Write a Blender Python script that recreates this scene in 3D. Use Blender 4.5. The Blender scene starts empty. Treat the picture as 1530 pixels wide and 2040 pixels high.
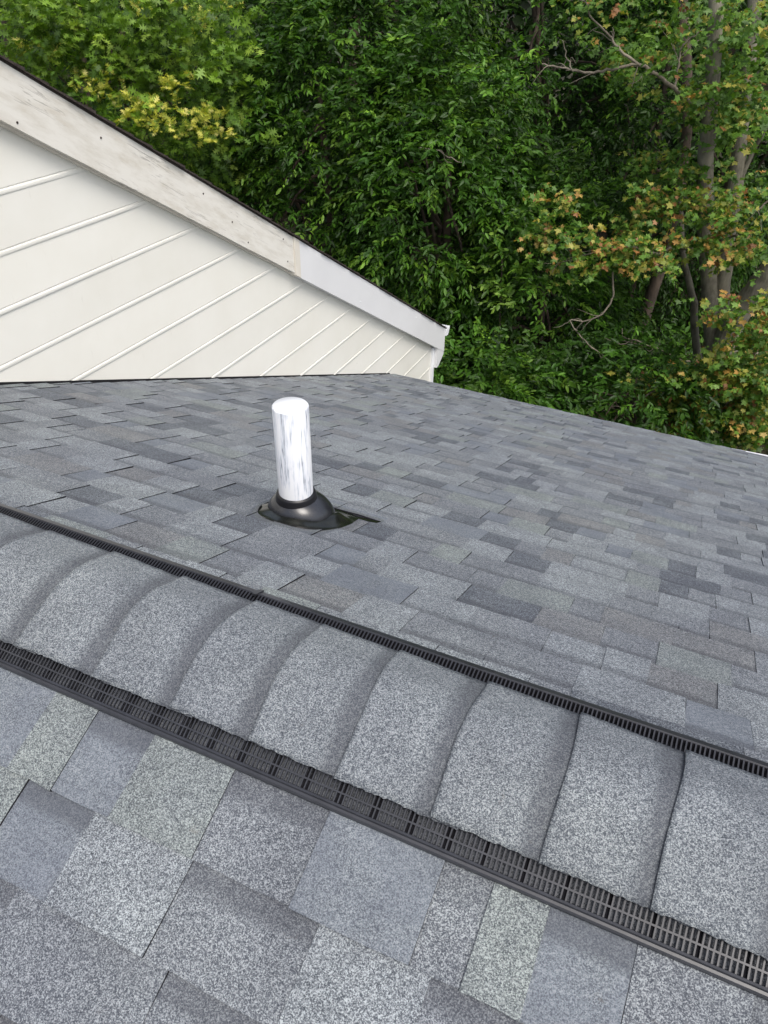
import bpy, bmesh, math, random
import numpy as np
from mathutils import Vector, Matrix
random.seed(11)
rng = np.random.default_rng(11)
sc = bpy.context.scene
col = sc.collection

# ------------------------------------------------------------------ camera
F_PX = 1523.0                      # focal length in pixels of a 1530 px wide frame
CAM = Vector((0.0, -0.82, 1.05))
RW = np.array([[0.9086, 0.2554, -0.3304], [0.4174, -0.532, 0.7367], [0.0123, -0.8073, -0.59]])
cam_data = bpy.data.cameras.new('camera')
cam_data.sensor_fit = 'HORIZONTAL'
cam_data.sensor_width = 36.0
cam_data.lens = 36.0 * F_PX / 1530.0
cam_data.clip_start = 0.05
cam_data.clip_end = 500.0
cam = bpy.data.objects.new('camera', cam_data)
col.objects.link(cam)
right, down, fwd = [Vector(RW[:, i]).normalized() for i in range(3)]
up = right.cross(fwd).normalized()
right = fwd.cross(up).normalized()
m3 = Matrix((right, up, -fwd)).transposed()
cam.matrix_world = Matrix.Translation(CAM) @ m3.to_4x4()
sc.camera = cam

# ------------------------------------------------------------------ world, sun, exposure
SUN_EL, SUN_AZ = math.radians(60), math.radians(128)      # azimuth measured from +Y towards +X
world = bpy.data.worlds.new('World')
sc.world = world
world.use_nodes = True
wn = world.node_tree
for n in list(wn.nodes):
    wn.nodes.remove(n)
sky = wn.nodes.new('ShaderNodeTexSky')
sky.sky_type = 'NISHITA'
sky.sun_disc = False
sky.sun_elevation = SUN_EL
sky.sun_rotation = SUN_AZ
sky.air_density = 1.0
sky.dust_density = 4.0
sky.ozone_density = 1.0
bg = wn.nodes.new('ShaderNodeBackground')
bg.inputs['Strength'].default_value = 0.15
wo = wn.nodes.new('ShaderNodeOutputWorld')
hs = wn.nodes.new('ShaderNodeHueSaturation')      # overcast: the sky is much paler than a clear one
hs.inputs['Saturation'].default_value = 0.62
wn.links.new(sky.outputs[0], hs.inputs['Color'])
wn.links.new(hs.outputs[0], bg.inputs[0])
wn.links.new(bg.outputs[0], wo.inputs[0])
sun_data = bpy.data.lights.new('sun', 'SUN')
sun_data.energy = 1.2
sun_data.angle = math.radians(28)
sun_data.color = (1.0, 0.96, 0.90)
sun = bpy.data.objects.new('sun', sun_data)
col.objects.link(sun)
sdir = Vector((math.sin(SUN_AZ) * math.cos(SUN_EL), math.cos(SUN_AZ) * math.cos(SUN_EL), math.sin(SUN_EL)))
sun.rotation_euler = sdir.to_track_quat('Z', 'Y').to_euler()
sun.location = (4, -4, 8)
sc.view_settings.view_transform = 'Standard'
sc.view_settings.look = 'None'
sc.view_settings.exposure = 0.78
sc.view_settings.gamma = 1.0
sc.view_settings.use_curve_mapping = False

# ------------------------------------------------------------------ node helpers
def new_mat(name):
    m = bpy.data.materials.new(name)
    m.use_nodes = True
    nt = m.node_tree
    b = nt.nodes['Principled BSDF']
    return m, nt, b

def nd(nt, typ, ins=None, **props):
    n = nt.nodes.new(typ)
    for k, v in props.items():
        setattr(n, k, v)
    if ins:
        for k, v in ins.items():
            if hasattr(v, 'is_linked') or isinstance(v, bpy.types.NodeSocket):
                nt.links.new(v, n.inputs[k])
            else:
                n.inputs[k].default_value = v
    return n

def ramp(nt, fac, stops, interp='LINEAR'):
    r = nt.nodes.new('ShaderNodeValToRGB')
    r.color_ramp.interpolation = interp
    el = r.color_ramp.elements
    while len(el) < len(stops):
        el.new(0.5)
    for e, (p, c) in zip(el, stops):
        e.position = p
        e.color = (*c, 1.0) if len(c) == 3 else c
    nt.links.new(fac, r.inputs[0])
    return r.outputs[0]

def math_n(nt, op, a, b=None, c=None, clamp=False):
    n = nt.nodes.new('ShaderNodeMath')
    n.operation = op
    n.use_clamp = clamp
    for i, v in enumerate((a, b, c)):
        if v is None:
            continue
        if isinstance(v, (int, float)):
            n.inputs[i].default_value = v
        else:
            nt.links.new(v, n.inputs[i])
    return n.outputs[0]

def mix(nt, fac, a, b, mode='MIX'):
    n = nt.nodes.new('ShaderNodeMix')
    n.data_type = 'RGBA'
    n.blend_type = mode
    for key, v in (('Factor', fac), ('A', a), ('B', b)):
        s = [i for i in n.inputs if i.name == key and i.enabled and (i.type == ('VALUE' if key == 'Factor' else 'RGBA'))][0]
        if isinstance(v, (int, float)):
            s.default_value = v
        elif isinstance(v, tuple):
            s.default_value = (*v, 1.0)
        else:
            nt.links.new(v, s)
    return [o for o in n.outputs if o.type == 'RGBA'][0]

# ------------------------------------------------------------------ materials
def granule_material(name, cap=False):
    m, nt, b = new_mat(name)
    pos = nd(nt, 'ShaderNodeNewGeometry').outputs['Position']
    at = nd(nt, 'ShaderNodeAttribute', attribute_name='piece')
    sep = nd(nt, 'ShaderNodeSeparateColor', {'Color': at.outputs['Color']})
    tone, vv, band = sep.outputs[0], sep.outputs[1], sep.outputs[2]
    vor = nd(nt, 'ShaderNodeTexVoronoi', {'Vector': pos, 'Scale': 760.0 if cap else 680.0})
    gs = nd(nt, 'ShaderNodeSeparateColor', {'Color': vor.outputs['Color']})
    n1 = nd(nt, 'ShaderNodeTexNoise', {'Vector': pos, 'Scale': 390.0, 'Detail': 2.0, 'Roughness': 0.6}).outputs['Fac']
    n2 = nd(nt, 'ShaderNodeTexNoise', {'Vector': pos, 'Scale': 9.0, 'Detail': 3.0}).outputs['Fac']
    n3 = nd(nt, 'ShaderNodeTexNoise', {'Vector': pos, 'Scale': 2.2, 'Detail': 2.0}).outputs['Fac']
    g = math_n(nt, 'MULTIPLY_ADD', gs.outputs[0], 0.55, math_n(nt, 'MULTIPLY_ADD', n1, 1.5, -0.52))
    n0 = nd(nt, 'ShaderNodeTexNoise', {'Vector': pos, 'Scale': 130.0, 'Detail': 2.0, 'Roughness': 0.5}).outputs['Fac']
    g = math_n(nt, 'MULTIPLY_ADD', n0, 0.5, math_n(nt, 'SUBTRACT', g, 0.24))
    # tone families: slate, dark, blend, smooth blue, greenish, brownish
    if cap:
        lo = (0.030, 0.037, 0.048); mi = (0.088, 0.101, 0.116); hi = (0.27, 0.295, 0.305)
        light = ramp(nt, g, [(0.12, lo), (0.45, mi), (0.86, hi)])
        base = light
    else:
        lo = ramp(nt, tone, [(0.0, (0.024, 0.029, 0.039)), (0.17, (0.032, 0.038, 0.050)), (0.45, (0.032, 0.040, 0.050)),
                             (0.60, (0.058, 0.067, 0.086)), (0.78, (0.036, 0.045, 0.052)), (0.93, (0.035, 0.039, 0.046))], 'CONSTANT')
        mi = ramp(nt, tone, [(0.0, (0.046, 0.053, 0.066)), (0.17, (0.080, 0.090, 0.105)), (0.45, (0.105, 0.118, 0.133)),
                             (0.60, (0.106, 0.123, 0.145)), (0.78, (0.108, 0.123, 0.127)), (0.93, (0.090, 0.096, 0.106))], 'CONSTANT')
        hi = ramp(nt, tone, [(0.0, (0.17, 0.19, 0.21)), (0.17, (0.27, 0.295, 0.31)), (0.45, (0.33, 0.365, 0.38)),
                             (0.60, (0.19, 0.212, 0.235)), (0.78, (0.275, 0.312, 0.304)), (0.93, (0.26, 0.275, 0.275))], 'CONSTANT')
        f1 = math_n(nt, 'MULTIPLY_ADD', g, 3.0, -0.35, clamp=True)
        f2 = math_n(nt, 'MULTIPLY_ADD', g, 2.4, -1.05, clamp=True)
        base = mix(nt, f2, mix(nt, f1, lo, mi), hi)
        # granules of the neighbouring blend strayed over each tab
        stray = nd(nt, 'ShaderNodeTexNoise', {'Vector': pos, 'Scale': 14.0, 'Detail': 5.0, 'Roughness': 0.65}).outputs['Fac']
        alt = ramp(nt, g, [(0.15, (0.034, 0.041, 0.052)), (0.50, (0.092, 0.104, 0.118)), (0.90, (0.30, 0.335, 0.34))])
        base = mix(nt, math_n(nt, 'MULTIPLY', math_n(nt, 'MULTIPLY_ADD', stray, 4.5, -2.0, clamp=True), 0.40), base, alt)
    # ragged dark band along the covered edge: printed on tabs, caps darken there too
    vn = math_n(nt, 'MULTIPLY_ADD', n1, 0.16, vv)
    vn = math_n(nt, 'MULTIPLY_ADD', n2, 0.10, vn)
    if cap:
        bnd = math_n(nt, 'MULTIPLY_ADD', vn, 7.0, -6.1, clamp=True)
    else:
        bnd = math_n(nt, 'MULTIPLY_ADD', vn, 9.0, -7.4, clamp=True)
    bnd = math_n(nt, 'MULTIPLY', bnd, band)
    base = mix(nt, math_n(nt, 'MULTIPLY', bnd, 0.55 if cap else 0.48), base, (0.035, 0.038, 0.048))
    # weathering, large and soft
    w = ramp(nt, n2, [(0.30, (0.86, 0.86, 0.87)), (0.68, (1.08, 1.08, 1.08))])
    base = mix(nt, 1.0, base, w, 'MULTIPLY')
    w2 = ramp(nt, n3, [(0.35, (0.93, 0.93, 0.95)), (0.65, (1.06, 1.06, 1.03))])
    base = mix(nt, 1.0, base, w2, 'MULTIPLY')
    # a little brown grit here and there
    spots = nd(nt, 'ShaderNodeTexNoise', {'Vector': pos, 'Scale': 24.0, 'Detail': 4.0, 'Roughness': 0.7}).outputs['Fac']
    base = mix(nt, math_n(nt, 'MULTIPLY_ADD', spots, 4.0, -2.7, clamp=True), base, (0.10, 0.085, 0.065))
    base = mix(nt, 1.0, base, (1.075, 1.055, 1.045), 'MULTIPLY')
    nt.links.new(base, b.inputs['Base Color'])
    b.inputs['Roughness'].default_value = 0.78
    b.inputs['Specular IOR Level'].default_value = 0.45
    bump = nd(nt, 'ShaderNodeBump', {'Strength': 0.55, 'Distance': 0.0016, 'Height': g})
    nt.links.new(bump.outputs[0], b.inputs['Normal'])
    return m

def plain(name, color, rough=0.5, spec=0.5, bump=0.0, scale=60.0, var=0.12):
    m, nt, b = new_mat(name)
    pos = nd(nt, 'ShaderNodeNewGeometry').outputs['Position']
    n = nd(nt, 'ShaderNodeTexNoise', {'Vector': pos, 'Scale': scale, 'Detail': 4.0}).outputs['Fac']
    c1 = tuple(c * (1 - var) for c in color)
    c2 = tuple(min(1, c * (1 + var)) for c in color)
    nt.links.new(ramp(nt, n, [(0.3, c1), (0.7, c2)]), b.inputs['Base Color'])
    b.inputs['Roughness'].default_value = rough
    b.inputs['Specular IOR Level'].default_value = spec
    if bump:
        bp = nd(nt, 'ShaderNodeBump', {'Strength': bump, 'Distance': 0.002, 'Height': n})
        nt.links.new(bp.outputs[0], b.inputs['Normal'])
    return m

M = {}
M['granule'] = granule_material('shingle_granules')
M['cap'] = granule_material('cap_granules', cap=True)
M['asphalt_edge'] = plain('asphalt_edge', (0.014, 0.014, 0.017), 0.9, 0.2)
M['plastic'] = plain('black_plastic', (0.024, 0.025, 0.030), 0.34, 0.5, 0.15, 30, 0.2)
M['plastic_dark'] = plain('dark_plastic', (0.006, 0.006, 0.008), 0.8, 0.1)
M['felt'] = plain('filter_felt', (0.075, 0.080, 0.088), 0.95, 0.2, 0.6, 420, 0.7)
M['rubber'] = plain('black_rubber', (0.016, 0.017, 0.021), 0.27, 0.6, 0.1, 22, 0.3)
M['flange'] = plain('glossy_flange', (0.010, 0.011, 0.009), 0.22, 0.5, 0.25, 40, 0.5)
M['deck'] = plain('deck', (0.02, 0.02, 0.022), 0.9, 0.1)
M['old_shingle'] = plain('old_brown_shingle', (0.045, 0.036, 0.032), 0.95, 0.2, 0.5, 160, 0.6)
M['white_metal'] = plain('white_coated_metal', (0.78, 0.79, 0.80), 0.4, 0.4, 0.05, 9, 0.03)
M['new_fascia'] = plain('new_fascia_wrap', (0.69, 0.69, 0.69), 0.35, 0.4, 0.10, 3, 0.03)
M['cream'] = plain('cream_trim', (0.66, 0.62, 0.54), 0.5, 0.4, 0.1, 12, 0.05)

def siding_material():
    m, nt, b = new_mat('cream_siding')
    pos = nd(nt, 'ShaderNodeNewGeometry').outputs['Position']
    oi = nd(nt, 'ShaderNodeObjectInfo')
    n = nd(nt, 'ShaderNodeTexNoise', {'Vector': pos, 'Scale': 1.6, 'Detail': 4.0, 'Roughness': 0.6}).outputs['Fac']
    c = ramp(nt, n, [(0.3, (0.71, 0.690, 0.615)), (0.7, (0.765, 0.750, 0.685))])
    # dust: small dark marks and drips
    mp = nd(nt, 'ShaderNodeMapping', {'Vector': pos, 'Scale': (9.0, 30.0, 7.0)}).outputs[0]
    d = nd(nt, 'ShaderNodeTexNoise', {'Vector': mp, 'Scale': 1.0, 'Detail': 6.0, 'Roughness': 0.75}).outputs['Fac']
    f = math_n(nt, 'MULTIPLY_ADD', d, 5.0, -3.1, clamp=True)
    c = mix(nt, math_n(nt, 'MULTIPLY', f, 0.35), c, (0.42, 0.38, 0.30))
    sp = nd(nt, 'ShaderNodeTexVoronoi', {'Vector': pos, 'Scale': 5.0}).outputs['Distance']
    s2 = math_n(nt, 'LESS_THAN', sp, 0.022)
    c = mix(nt, math_n(nt, 'MULTIPLY', s2, 0.6), c, (0.25, 0.21, 0.16))
    v = math_n(nt, 'MULTIPLY_ADD', oi.outputs['Random'], 0.06, 0.97)
    hsv = nd(nt, 'ShaderNodeHueSaturation', {'Color': c, 'Value': v})
    nt.links.new(hsv.outputs[0], b.inputs['Base Color'])
    b.inputs['Roughness'].default_value = 0.42
    n4 = nd(nt, 'ShaderNodeTexNoise', {'Vector': pos, 'Scale': 5.0, 'Detail': 2.0}).outputs['Fac']
    bp = nd(nt, 'ShaderNodeBump', {'Strength': 0.12, 'Distance': 0.01, 'Height': n4})
    nt.links.new(bp.outputs[0], b.inputs['Normal'])
    return m
M['siding'] = siding_material()

def peeling_material():
    m, nt, b = new_mat('peeling_painted_wood')
    pos = nd(nt, 'ShaderNodeNewGeometry').outputs['Position']
    # rotate so that u runs along the rake
    mp = nd(nt, 'ShaderNodeMapping', {'Vector': pos, 'Rotation': (math.radians(30.2), 0, 0)}).outputs[0]
    st = nd(nt, 'ShaderNodeMapping', {'Vector': mp, 'Scale': (1.0, 5.0, 75.0)}).outputs[0]
    grain = nd(nt, 'ShaderNodeTexNoise', {'Vector': st, 'Scale': 1.0, 'Detail': 5.0, 'Roughness': 0.65, 'Distortion': 1.1}).outputs['Fac']
    st2 = nd(nt, 'ShaderNodeMapping', {'Vector': mp, 'Scale': (1.0, 1.3, 5.0)}).outputs[0]
    patch = nd(nt, 'ShaderNodeTexNoise', {'Vector': st2, 'Scale': 1.0, 'Detail': 3.0}).outputs['Fac']
    st3 = nd(nt, 'ShaderNodeMapping', {'Vector': mp, 'Scale': (1.0, 5.0, 22.0)}).outputs[0]
    blot = nd(nt, 'ShaderNodeTexNoise', {'Vector': st3, 'Scale': 1.0, 'Detail': 6.0, 'Roughness': 0.7}).outputs['Fac']
    c = ramp(nt, blot, [(0.33, (0.56, 0.52, 0.44)), (0.43, (0.61, 0.58, 0.51)), (0.58, (0.68, 0.655, 0.59))])
    pw = math_n(nt, 'MULTIPLY_ADD', patch, 5.0, -2.3, clamp=True)
    cr = math_n(nt, 'MULTIPLY_ADD', grain, 16.0, -9.1, clamp=True)
    crack = math_n(nt, 'MULTIPLY', cr, pw)
    c = mix(nt, math_n(nt, 'MULTIPLY', crack, 0.85), c, (0.12, 0.10, 0.085))
    fl = nd(nt, 'ShaderNodeTexNoise', {'Vector': mp, 'Scale': 17.0, 'Detail': 6.0, 'Roughness': 0.7}).outputs['Fac']
    ch = math_n(nt, 'MULTIPLY_ADD', fl, 16.0, -10.9, clamp=True)
    c = mix(nt, math_n(nt, 'MULTIPLY', ch, 0.8), c, (0.10, 0.085, 0.07))
    nt.links.new(c, b.inputs['Base Color'])
    b.inputs['Roughness'].default_value = 0.7
    h = math_n(nt, 'SUBTRACT', 1.0, math_n(nt, 'ADD', crack, ch))
    bp = nd(nt, 'ShaderNodeBump', {'Strength': 0.5, 'Distance': 0.003, 'Height': h})
    nt.links.new(bp.outputs[0], b.inputs['Normal'])
    return m
M['peeling'] = peeling_material()

def pipe_material():
    m, nt, b = new_mat('brushed_white_paint')
    pos = nd(nt, 'ShaderNodeNewGeometry').outputs['Position']
    st = nd(nt, 'ShaderNodeMapping', {'Vector': pos, 'Scale': (120.0, 120.0, 9.0), 'Rotation': (0.03, 0.09, 0.0)}).outputs[0]
    n = nd(nt, 'ShaderNodeTexNoise', {'Vector': st, 'Scale': 1.0, 'Detail': 7.0, 'Roughness': 0.66, 'Distortion': 0.4}).outputs['Fac']
    st2 = nd(nt, 'ShaderNodeMapping', {'Vector': pos, 'Scale': (19.0, 19.0, 8.0)}).outputs[0]
    n2 = nd(nt, 'ShaderNodeTexNoise', {'Vector': st2, 'Scale': 1.0, 'Detail': 3.0}).outputs['Fac']
    k = math_n(nt, 'MULTIPLY_ADD', n2, 0.55, n)
    k = math_n(nt, 'SUBTRACT', k, 0.0)
    c = ramp(nt, k, [(0.50, (0.70, 0.71, 0.71)), (0.80, (0.66, 0.67, 0.69)), (0.90, (0.50, 0.53, 0.58)), (0.99, (0.20, 0.21, 0.24))])
    nt.links.new(c, b.inputs['Base Color'])
    b.inputs['Roughness'].default_value = 0.45
    bp = nd(nt, 'ShaderNodeBump', {'Strength': 0.35, 'Distance': 0.001, 'Height': n})
    nt.links.new(bp.outputs[0], b.inputs['Normal'])
    return m
M['pipe'] = pipe_material()

def bark_material(name, c1, c2):
    m, nt, b = new_mat(name)
    pos = nd(nt, 'ShaderNodeNewGeometry').outputs['Position']
    st = nd(nt, 'ShaderNodeMapping', {'Vector': pos, 'Scale': (1.0, 1.0, 0.25)}).outputs[0]
    n = nd(nt, 'ShaderNodeTexNoise', {'Vector': st, 'Scale': 26.0, 'Detail': 6.0, 'Roughness': 0.7}).outputs['Fac']
    n2 = nd(nt, 'ShaderNodeTexNoise', {'Vector': pos, 'Scale': 4.0, 'Detail': 3.0}).outputs['Fac']
    c = mix(nt, math_n(nt, 'MULTIPLY_ADD', n2, 3.0, -1.2, clamp=True), ramp(nt, n, [(0.35, c1), (0.65, c2)]), tuple(x * 1.35 for x in c2))
    nt.links.new(c, b.inputs['Base Color'])
    b.inputs['Roughness'].default_value = 0.9
    bp = nd(nt, 'ShaderNodeBump', {'Strength': 0.7, 'Distance': 0.02, 'Height': n})
    nt.links.new(bp.outputs[0], b.inputs['Normal'])
    return m
M['bark_grey'] = bark_material('grey_bark', (0.070, 0.064, 0.046), (0.165, 0.152, 0.115))
M['bark_brown'] = bark_material('brown_bark', (0.035, 0.026, 0.02), (0.085, 0.062, 0.045))
M['twig'] = bark_material('pale_twig', (0.10, 0.085, 0.062), (0.20, 0.17, 0.13))

def leaf_material(name, rough=0.42, transl=0.28, spec=0.5):
    m, nt, b = new_mat(name)
    at = nd(nt, 'ShaderNodeAttribute', attribute_name='leaf').outputs['Color']
    geo = nd(nt, 'ShaderNodeNewGeometry')
    n = nd(nt, 'ShaderNodeTexNoise', {'Vector': geo.outputs['Position'], 'Scale': 30.0, 'Detail': 2.0}).outputs['Fac']
    c = mix(nt, 1.0, at, ramp(nt, n, [(0.3, (0.8, 0.8, 0.8)), (0.7, (1.15, 1.15, 1.15))]), 'MULTIPLY')
    nt.links.new(c, b.inputs['Base Color'])
    b.inputs['Roughness'].default_value = rough
    b.inputs['Specular IOR Level'].default_value = spec
    tr = nd(nt, 'ShaderNodeBsdfTranslucent')
    tc = mix(nt, 1.0, c, (1.3, 1.35, 0.6), 'MULTIPLY')
    nt.links.new(tc, tr.inputs['Color'])
    ms = nd(nt, 'ShaderNodeMixShader', {0: transl, 1: b.outputs[0], 2: tr.outputs[0]})
    nt.links.new(ms.outputs[0], nt.nodes['Material Output'].inputs['Surface'])
    return m
M['leaf'] = leaf_material('glossy_leaf', 0.46, 0.36, 0.3)
M['leaf_soft'] = leaf_material('thin_leaf', 0.5, 0.38, 0.4)
M['leaf_far'] = leaf_material('far_leaf', 0.6, 0.2, 0.3)

# ------------------------------------------------------------------ object helpers
def tag(o, label=None, cat=None, group=None, kind=None):
    for k, v in (('label', label), ('category', cat), ('group', group), ('kind', kind)):
        if v:
            o[k] = v
    return o

def empty(name, loc, label=None, cat=None, group=None, parent=None):
    o = bpy.data.objects.new(name, None)
    o.empty_display_size = 0.2
    o.location = loc
    col.objects.link(o)
    if parent:
        o.parent = parent
        o.location = Vector(loc) - wloc(parent)
    return tag(o, label, cat, group)

def wloc(o):
    v = Vector(o.location)
    while o.parent:
        o = o.parent
        v += Vector(o.location)
    return v

def obj(name, verts, faces, mats, parent=None, mi=None, attr=None, smooth=False, origin=None, mesh_edit=None):
    """verts in world coordinates; the mesh is stored relative to the origin."""
    verts = np.asarray(verts, dtype=np.float64).reshape(-1, 3)
    pl = wloc(parent) if parent else Vector((0, 0, 0))
    org = Vector(origin) if origin is not None else (pl if parent else Vector((0, 0, 0)))
    me = bpy.data.meshes.new(name)
    me.from_pydata((verts - np.array(org)).tolist(), [], [list(map(int, f)) for f in faces])
    for mm in (mats if isinstance(mats, (list, tuple)) else [mats]):
        me.materials.append(mm)
    if mi is not None:
        me.polygons.foreach_set('material_index', np.asarray(mi, dtype=np.int32))
    if attr is not None:
        a = me.color_attributes.new('piece', 'FLOAT_COLOR', 'POINT')
        a.data.foreach_set('color', np.asarray(attr, dtype=np.float32).ravel())
    if smooth:
        me.polygons.foreach_set('use_smooth', np.ones(len(me.polygons), dtype=bool))
    me.update()
    o = bpy.data.objects.new(name, me)
    col.objects.link(o)
    if parent:
        o.parent = parent
        o.location = org - pl
    else:
        o.location = org
    return o

def box(x0, x1, y0, y1, z0, z1):
    v = [(x, y, z) for z in (z0, z1) for y in (y0, y1) for x in (x0, x1)]
    f = [(0, 2, 3, 1), (4, 5, 7, 6), (0, 1, 5, 4), (2, 6, 7, 3), (0, 4, 6, 2), (1, 3, 7, 5)]
    return v, f

def join(parts):
    V, Fc = [], []
    for v, f in parts:
        k = len(V)
        V += [tuple(p) for p in v]
        Fc += [tuple(i + k for i in q) for q in f]
    return V, Fc

def extrude_x(profile, x0, x1):
    """closed (y,z) profile swept from x0 to x1 as a solid."""
    n = len(profile)
    v = [(x0, p[0], p[1]) for p in profile] + [(x1, p[0], p[1]) for p in profile]
    f = [tuple(range(n))[::-1], tuple(range(n, 2 * n))] + [(i, (i + 1) % n, n + (i + 1) % n, n + i) for i in range(n)]
    return v, f

def tube(path, radii, seg=8, closed_end=True):
    path = [Vector(p) for p in path]
    V, Fc = [], []
    ref = Vector((0.3, 0.2, 1)).normalized()
    for i, p in enumerate(path):
        t = (path[min(i + 1, len(path) - 1)] - path[max(i - 1, 0)]).normalized()
        a = t.cross(ref)
        if a.length < 0.1:
            a = t.cross(Vector((1, 0, 0)))
        a.normalize()
        b = t.cross(a).normalized()
        for k in range(seg):
            w = 2 * math.pi * k / seg
            V.append(tuple(p + (a * math.cos(w) + b * math.sin(w)) * radii[i]))
    for i in range(len(path) - 1):
        for k in range(seg):
            k2 = (k + 1) % seg
            Fc.append((i * seg + k, i * seg + k2, (i + 1) * seg + k2, (i + 1) * seg + k))
    if closed_end:
        Fc.append(tuple(range(seg))[::-1])
        Fc.append(tuple((len(path) - 1) * seg + k for k in range(seg)))
    return V, Fc

def smooth_path(pts, n=5, wob=0.0, seed=0):
    r = random.Random(seed)
    pts = [Vector(p) for p in pts]
    out = []
    for i in range(len(pts) - 1):
        p0 = pts[max(i - 1, 0)]; p1 = pts[i]; p2 = pts[i + 1]; p3 = pts[min(i + 2, len(pts) - 1)]
        for k in range(n):
            t = k / n
            q = 0.5 * ((2 * p1) + (p2 - p0) * t + (2 * p0 - 5 * p1 + 4 * p2 - p3) * t * t + (-p0 + 3 * p1 - 3 * p2 + p3) * t ** 3)
            if out:
                q = q + Vector((r.uniform(-wob, wob), r.uniform(-wob, wob), r.uniform(-wob, wob)))
            out.append(q)
    out.append(pts[-1])
    return out

def at(u, v, y):
    """the point of the plane y = const that the photograph shows at pixel (u, v) of 1530x2040"""
    d = RW @ np.array([(u - 765) / F_PX, (v - 1020) / F_PX, 1.0])
    t = (y - CAM.y) / d[1]
    return Vector((CAM.x + d[0] * t, y, CAM.z + d[2] * t))

# ------------------------------------------------------------------ ground
GZ = -5.2
TH = math.radians(23.0)
CS, SN = math.cos(TH), math.sin(TH)
gm = plain('forest_floor', (0.028, 0.026, 0.015), 0.95, 0.1, 0.8, 3.0, 0.6)
n = 60
gv, gf = [], []
for j in range(n + 1):
    for i in range(n + 1):
        x = -120 + 240 * i / n
        y = -60 + 260 * j / n
        gv.append((x, y, GZ + (0.12 * math.sin(x * 0.9) * math.cos(y * 0.7) if (y > 12 or abs(x) > 12) else 0)))
for j in range(n):
    for i in range(n):
        a = j * (n + 1) + i
        gf.append((a, a + 1, a + n + 2, a + n + 1))
g = obj('ground', gv, gf, gm)
tag(g, kind='structure')

# ------------------------------------------------------------------ shingled roof
XL, XR = -2.868, 2.2
def warp(x):
    return 1.0 - 0.0118 * (x + 1.1)
def far_pt(x, s, h):
    s = s * warp(x)
    return (x, s * CS + h * SN, -s * SN + h * CS)
def near_pt(x, s, h):
    return (x, -s * CS - h * SN, -s * SN + h * CS)

roof = empty('shingled_roof', (-0.3, 2.0, -0.9),
             'grey blue asphalt shingle roof falling away from the ridge on both sides', 'roof')
# deck: a solid wedge under the shingles
EAVE = 6.15
def roof_deck():
    prof = []
    v = []
    for x in (XL, XR):
        v += [far_pt(x, 0, 0.0), far_pt(x, EAVE - 0.02, 0.0), far_pt(x, EAVE - 0.02, -0.05), (x, 0, -0.06),
              near_pt(x, 2.6, -0.05), near_pt(x, 2.6, 0.0)]
    n = 6
    f = [tuple(range(n)), tuple(range(n, 2 * n))[::-1]] + [((i + 1) % n, i, n + i, n + (i + 1) % n) for i in range(n)]
    return v, f
v, f = roof_deck()
obj('roof_deck', v, f, M['deck'], roof)
v, f = join([box(XL + 0.05, XR - 0.1, EAVE * CS - 0.45, EAVE * CS - 0.40, GZ, -EAVE * SN - 0.02),
             box(XL + 0.05, XR - 0.1, -2.2, -2.15, GZ, -0.95), box(XR - 0.1, XR - 0.05, -2.2, EAVE * CS - 0.4, GZ, -EAVE * SN - 0.02)])
obj('lower_wall', v, f, M['cream'], roof)

TONES_T = [0.25, 0.3, 0.5, 0.52, 0.55, 0.68, 0.85, 0.85, 0.5, 0.52, 0.3, 0.96, 0.5, 0.08]
TONES_R = [0.25, 0.3, 0.08, 0.52, 0.08, 0.68, 0.3, 0.25, 0.3, 0.96]
class Piece:
    pass
pieces = []
def slab(pt, x0, x1, s_butt, s_top, hb, ht, E, tone, band, r, dirn):
    """one shingle tab: s_butt is the exposed low edge. far slope and near slope both have s growing downhill"""
    j = 0.0016
    nseg = max(2, int((x1 - x0) / 0.05))
    xs = [x0 + (x1 - x0) * k / nseg for k in range(nseg + 1)]
    V, A = [], []
    curl = r.uniform(-0.0012, 0.0020)
    e0 = [r.uniform(-j, j) for _ in xs]
    cut = r.uniform(-0.0035, 0.0035)
    for k, x in enumerate(xs):
        t = (x - x0) / (x1 - x0)
        sb = s_butt + e0[k]
        dx = cut * (0.5 - t)
        c2 = curl * (2 * t - 1) ** 2
        V += [pt(x + dx, sb, hb + c2), pt(x - dx, s_top, ht), pt(x + dx, sb, 0.0004), pt(x - dx, s_top, -0.002)]
        vt = (s_butt - s_top) / E
        A += [(tone, 0.0, band, 1), (tone, vt, band, 1), (tone, 0.0, band, 1), (tone, vt, band, 1)]
    Fc, mi = [], []
    for k in range(nseg):
        a, b = 4 * k, 4 * (k + 1)
        Fc += [(a, b, b + 1, a + 1), (a, a + 2, b + 2, b), (a + 2, a + 3, b + 3, b + 2), (a + 1, b + 1, b + 3, a + 3)]
        mi += [0, 1, 1, 1]
    Fc += [(0, 1, 3, 2), (4 * nseg, 4 * nseg + 2, 4 * nseg + 3, 4 * nseg + 1)]
    mi += [1, 1]
    if dirn < 0:
        Fc = [q[::-1] for q in Fc]
    p = Piece()
    p.V, p.F, p.mi, p.A = V, Fc, mi, A
    p.c = Vector(pt((x0 + x1) / 2, s_butt - E / 2, hb))
    nrm = Vector((0, dirn * SN, CS))
    d = CAM - p.c
    q = RW.T @ np.array((p.c - CAM))
    inside = q[2] > 0.1 and abs(q[0] / q[2] * F_PX) < 850 and abs(q[1] / q[2] * F_PX) < 1120
    p.area = (x1 - x0) * E * max(0.0, nrm.dot(d)) / d.length ** 3 * (1.0 if inside else 0.0)
    p.bb = (x0, x1, s_top, s_butt)
    p.far = dirn > 0
    pieces.append(p)

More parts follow.
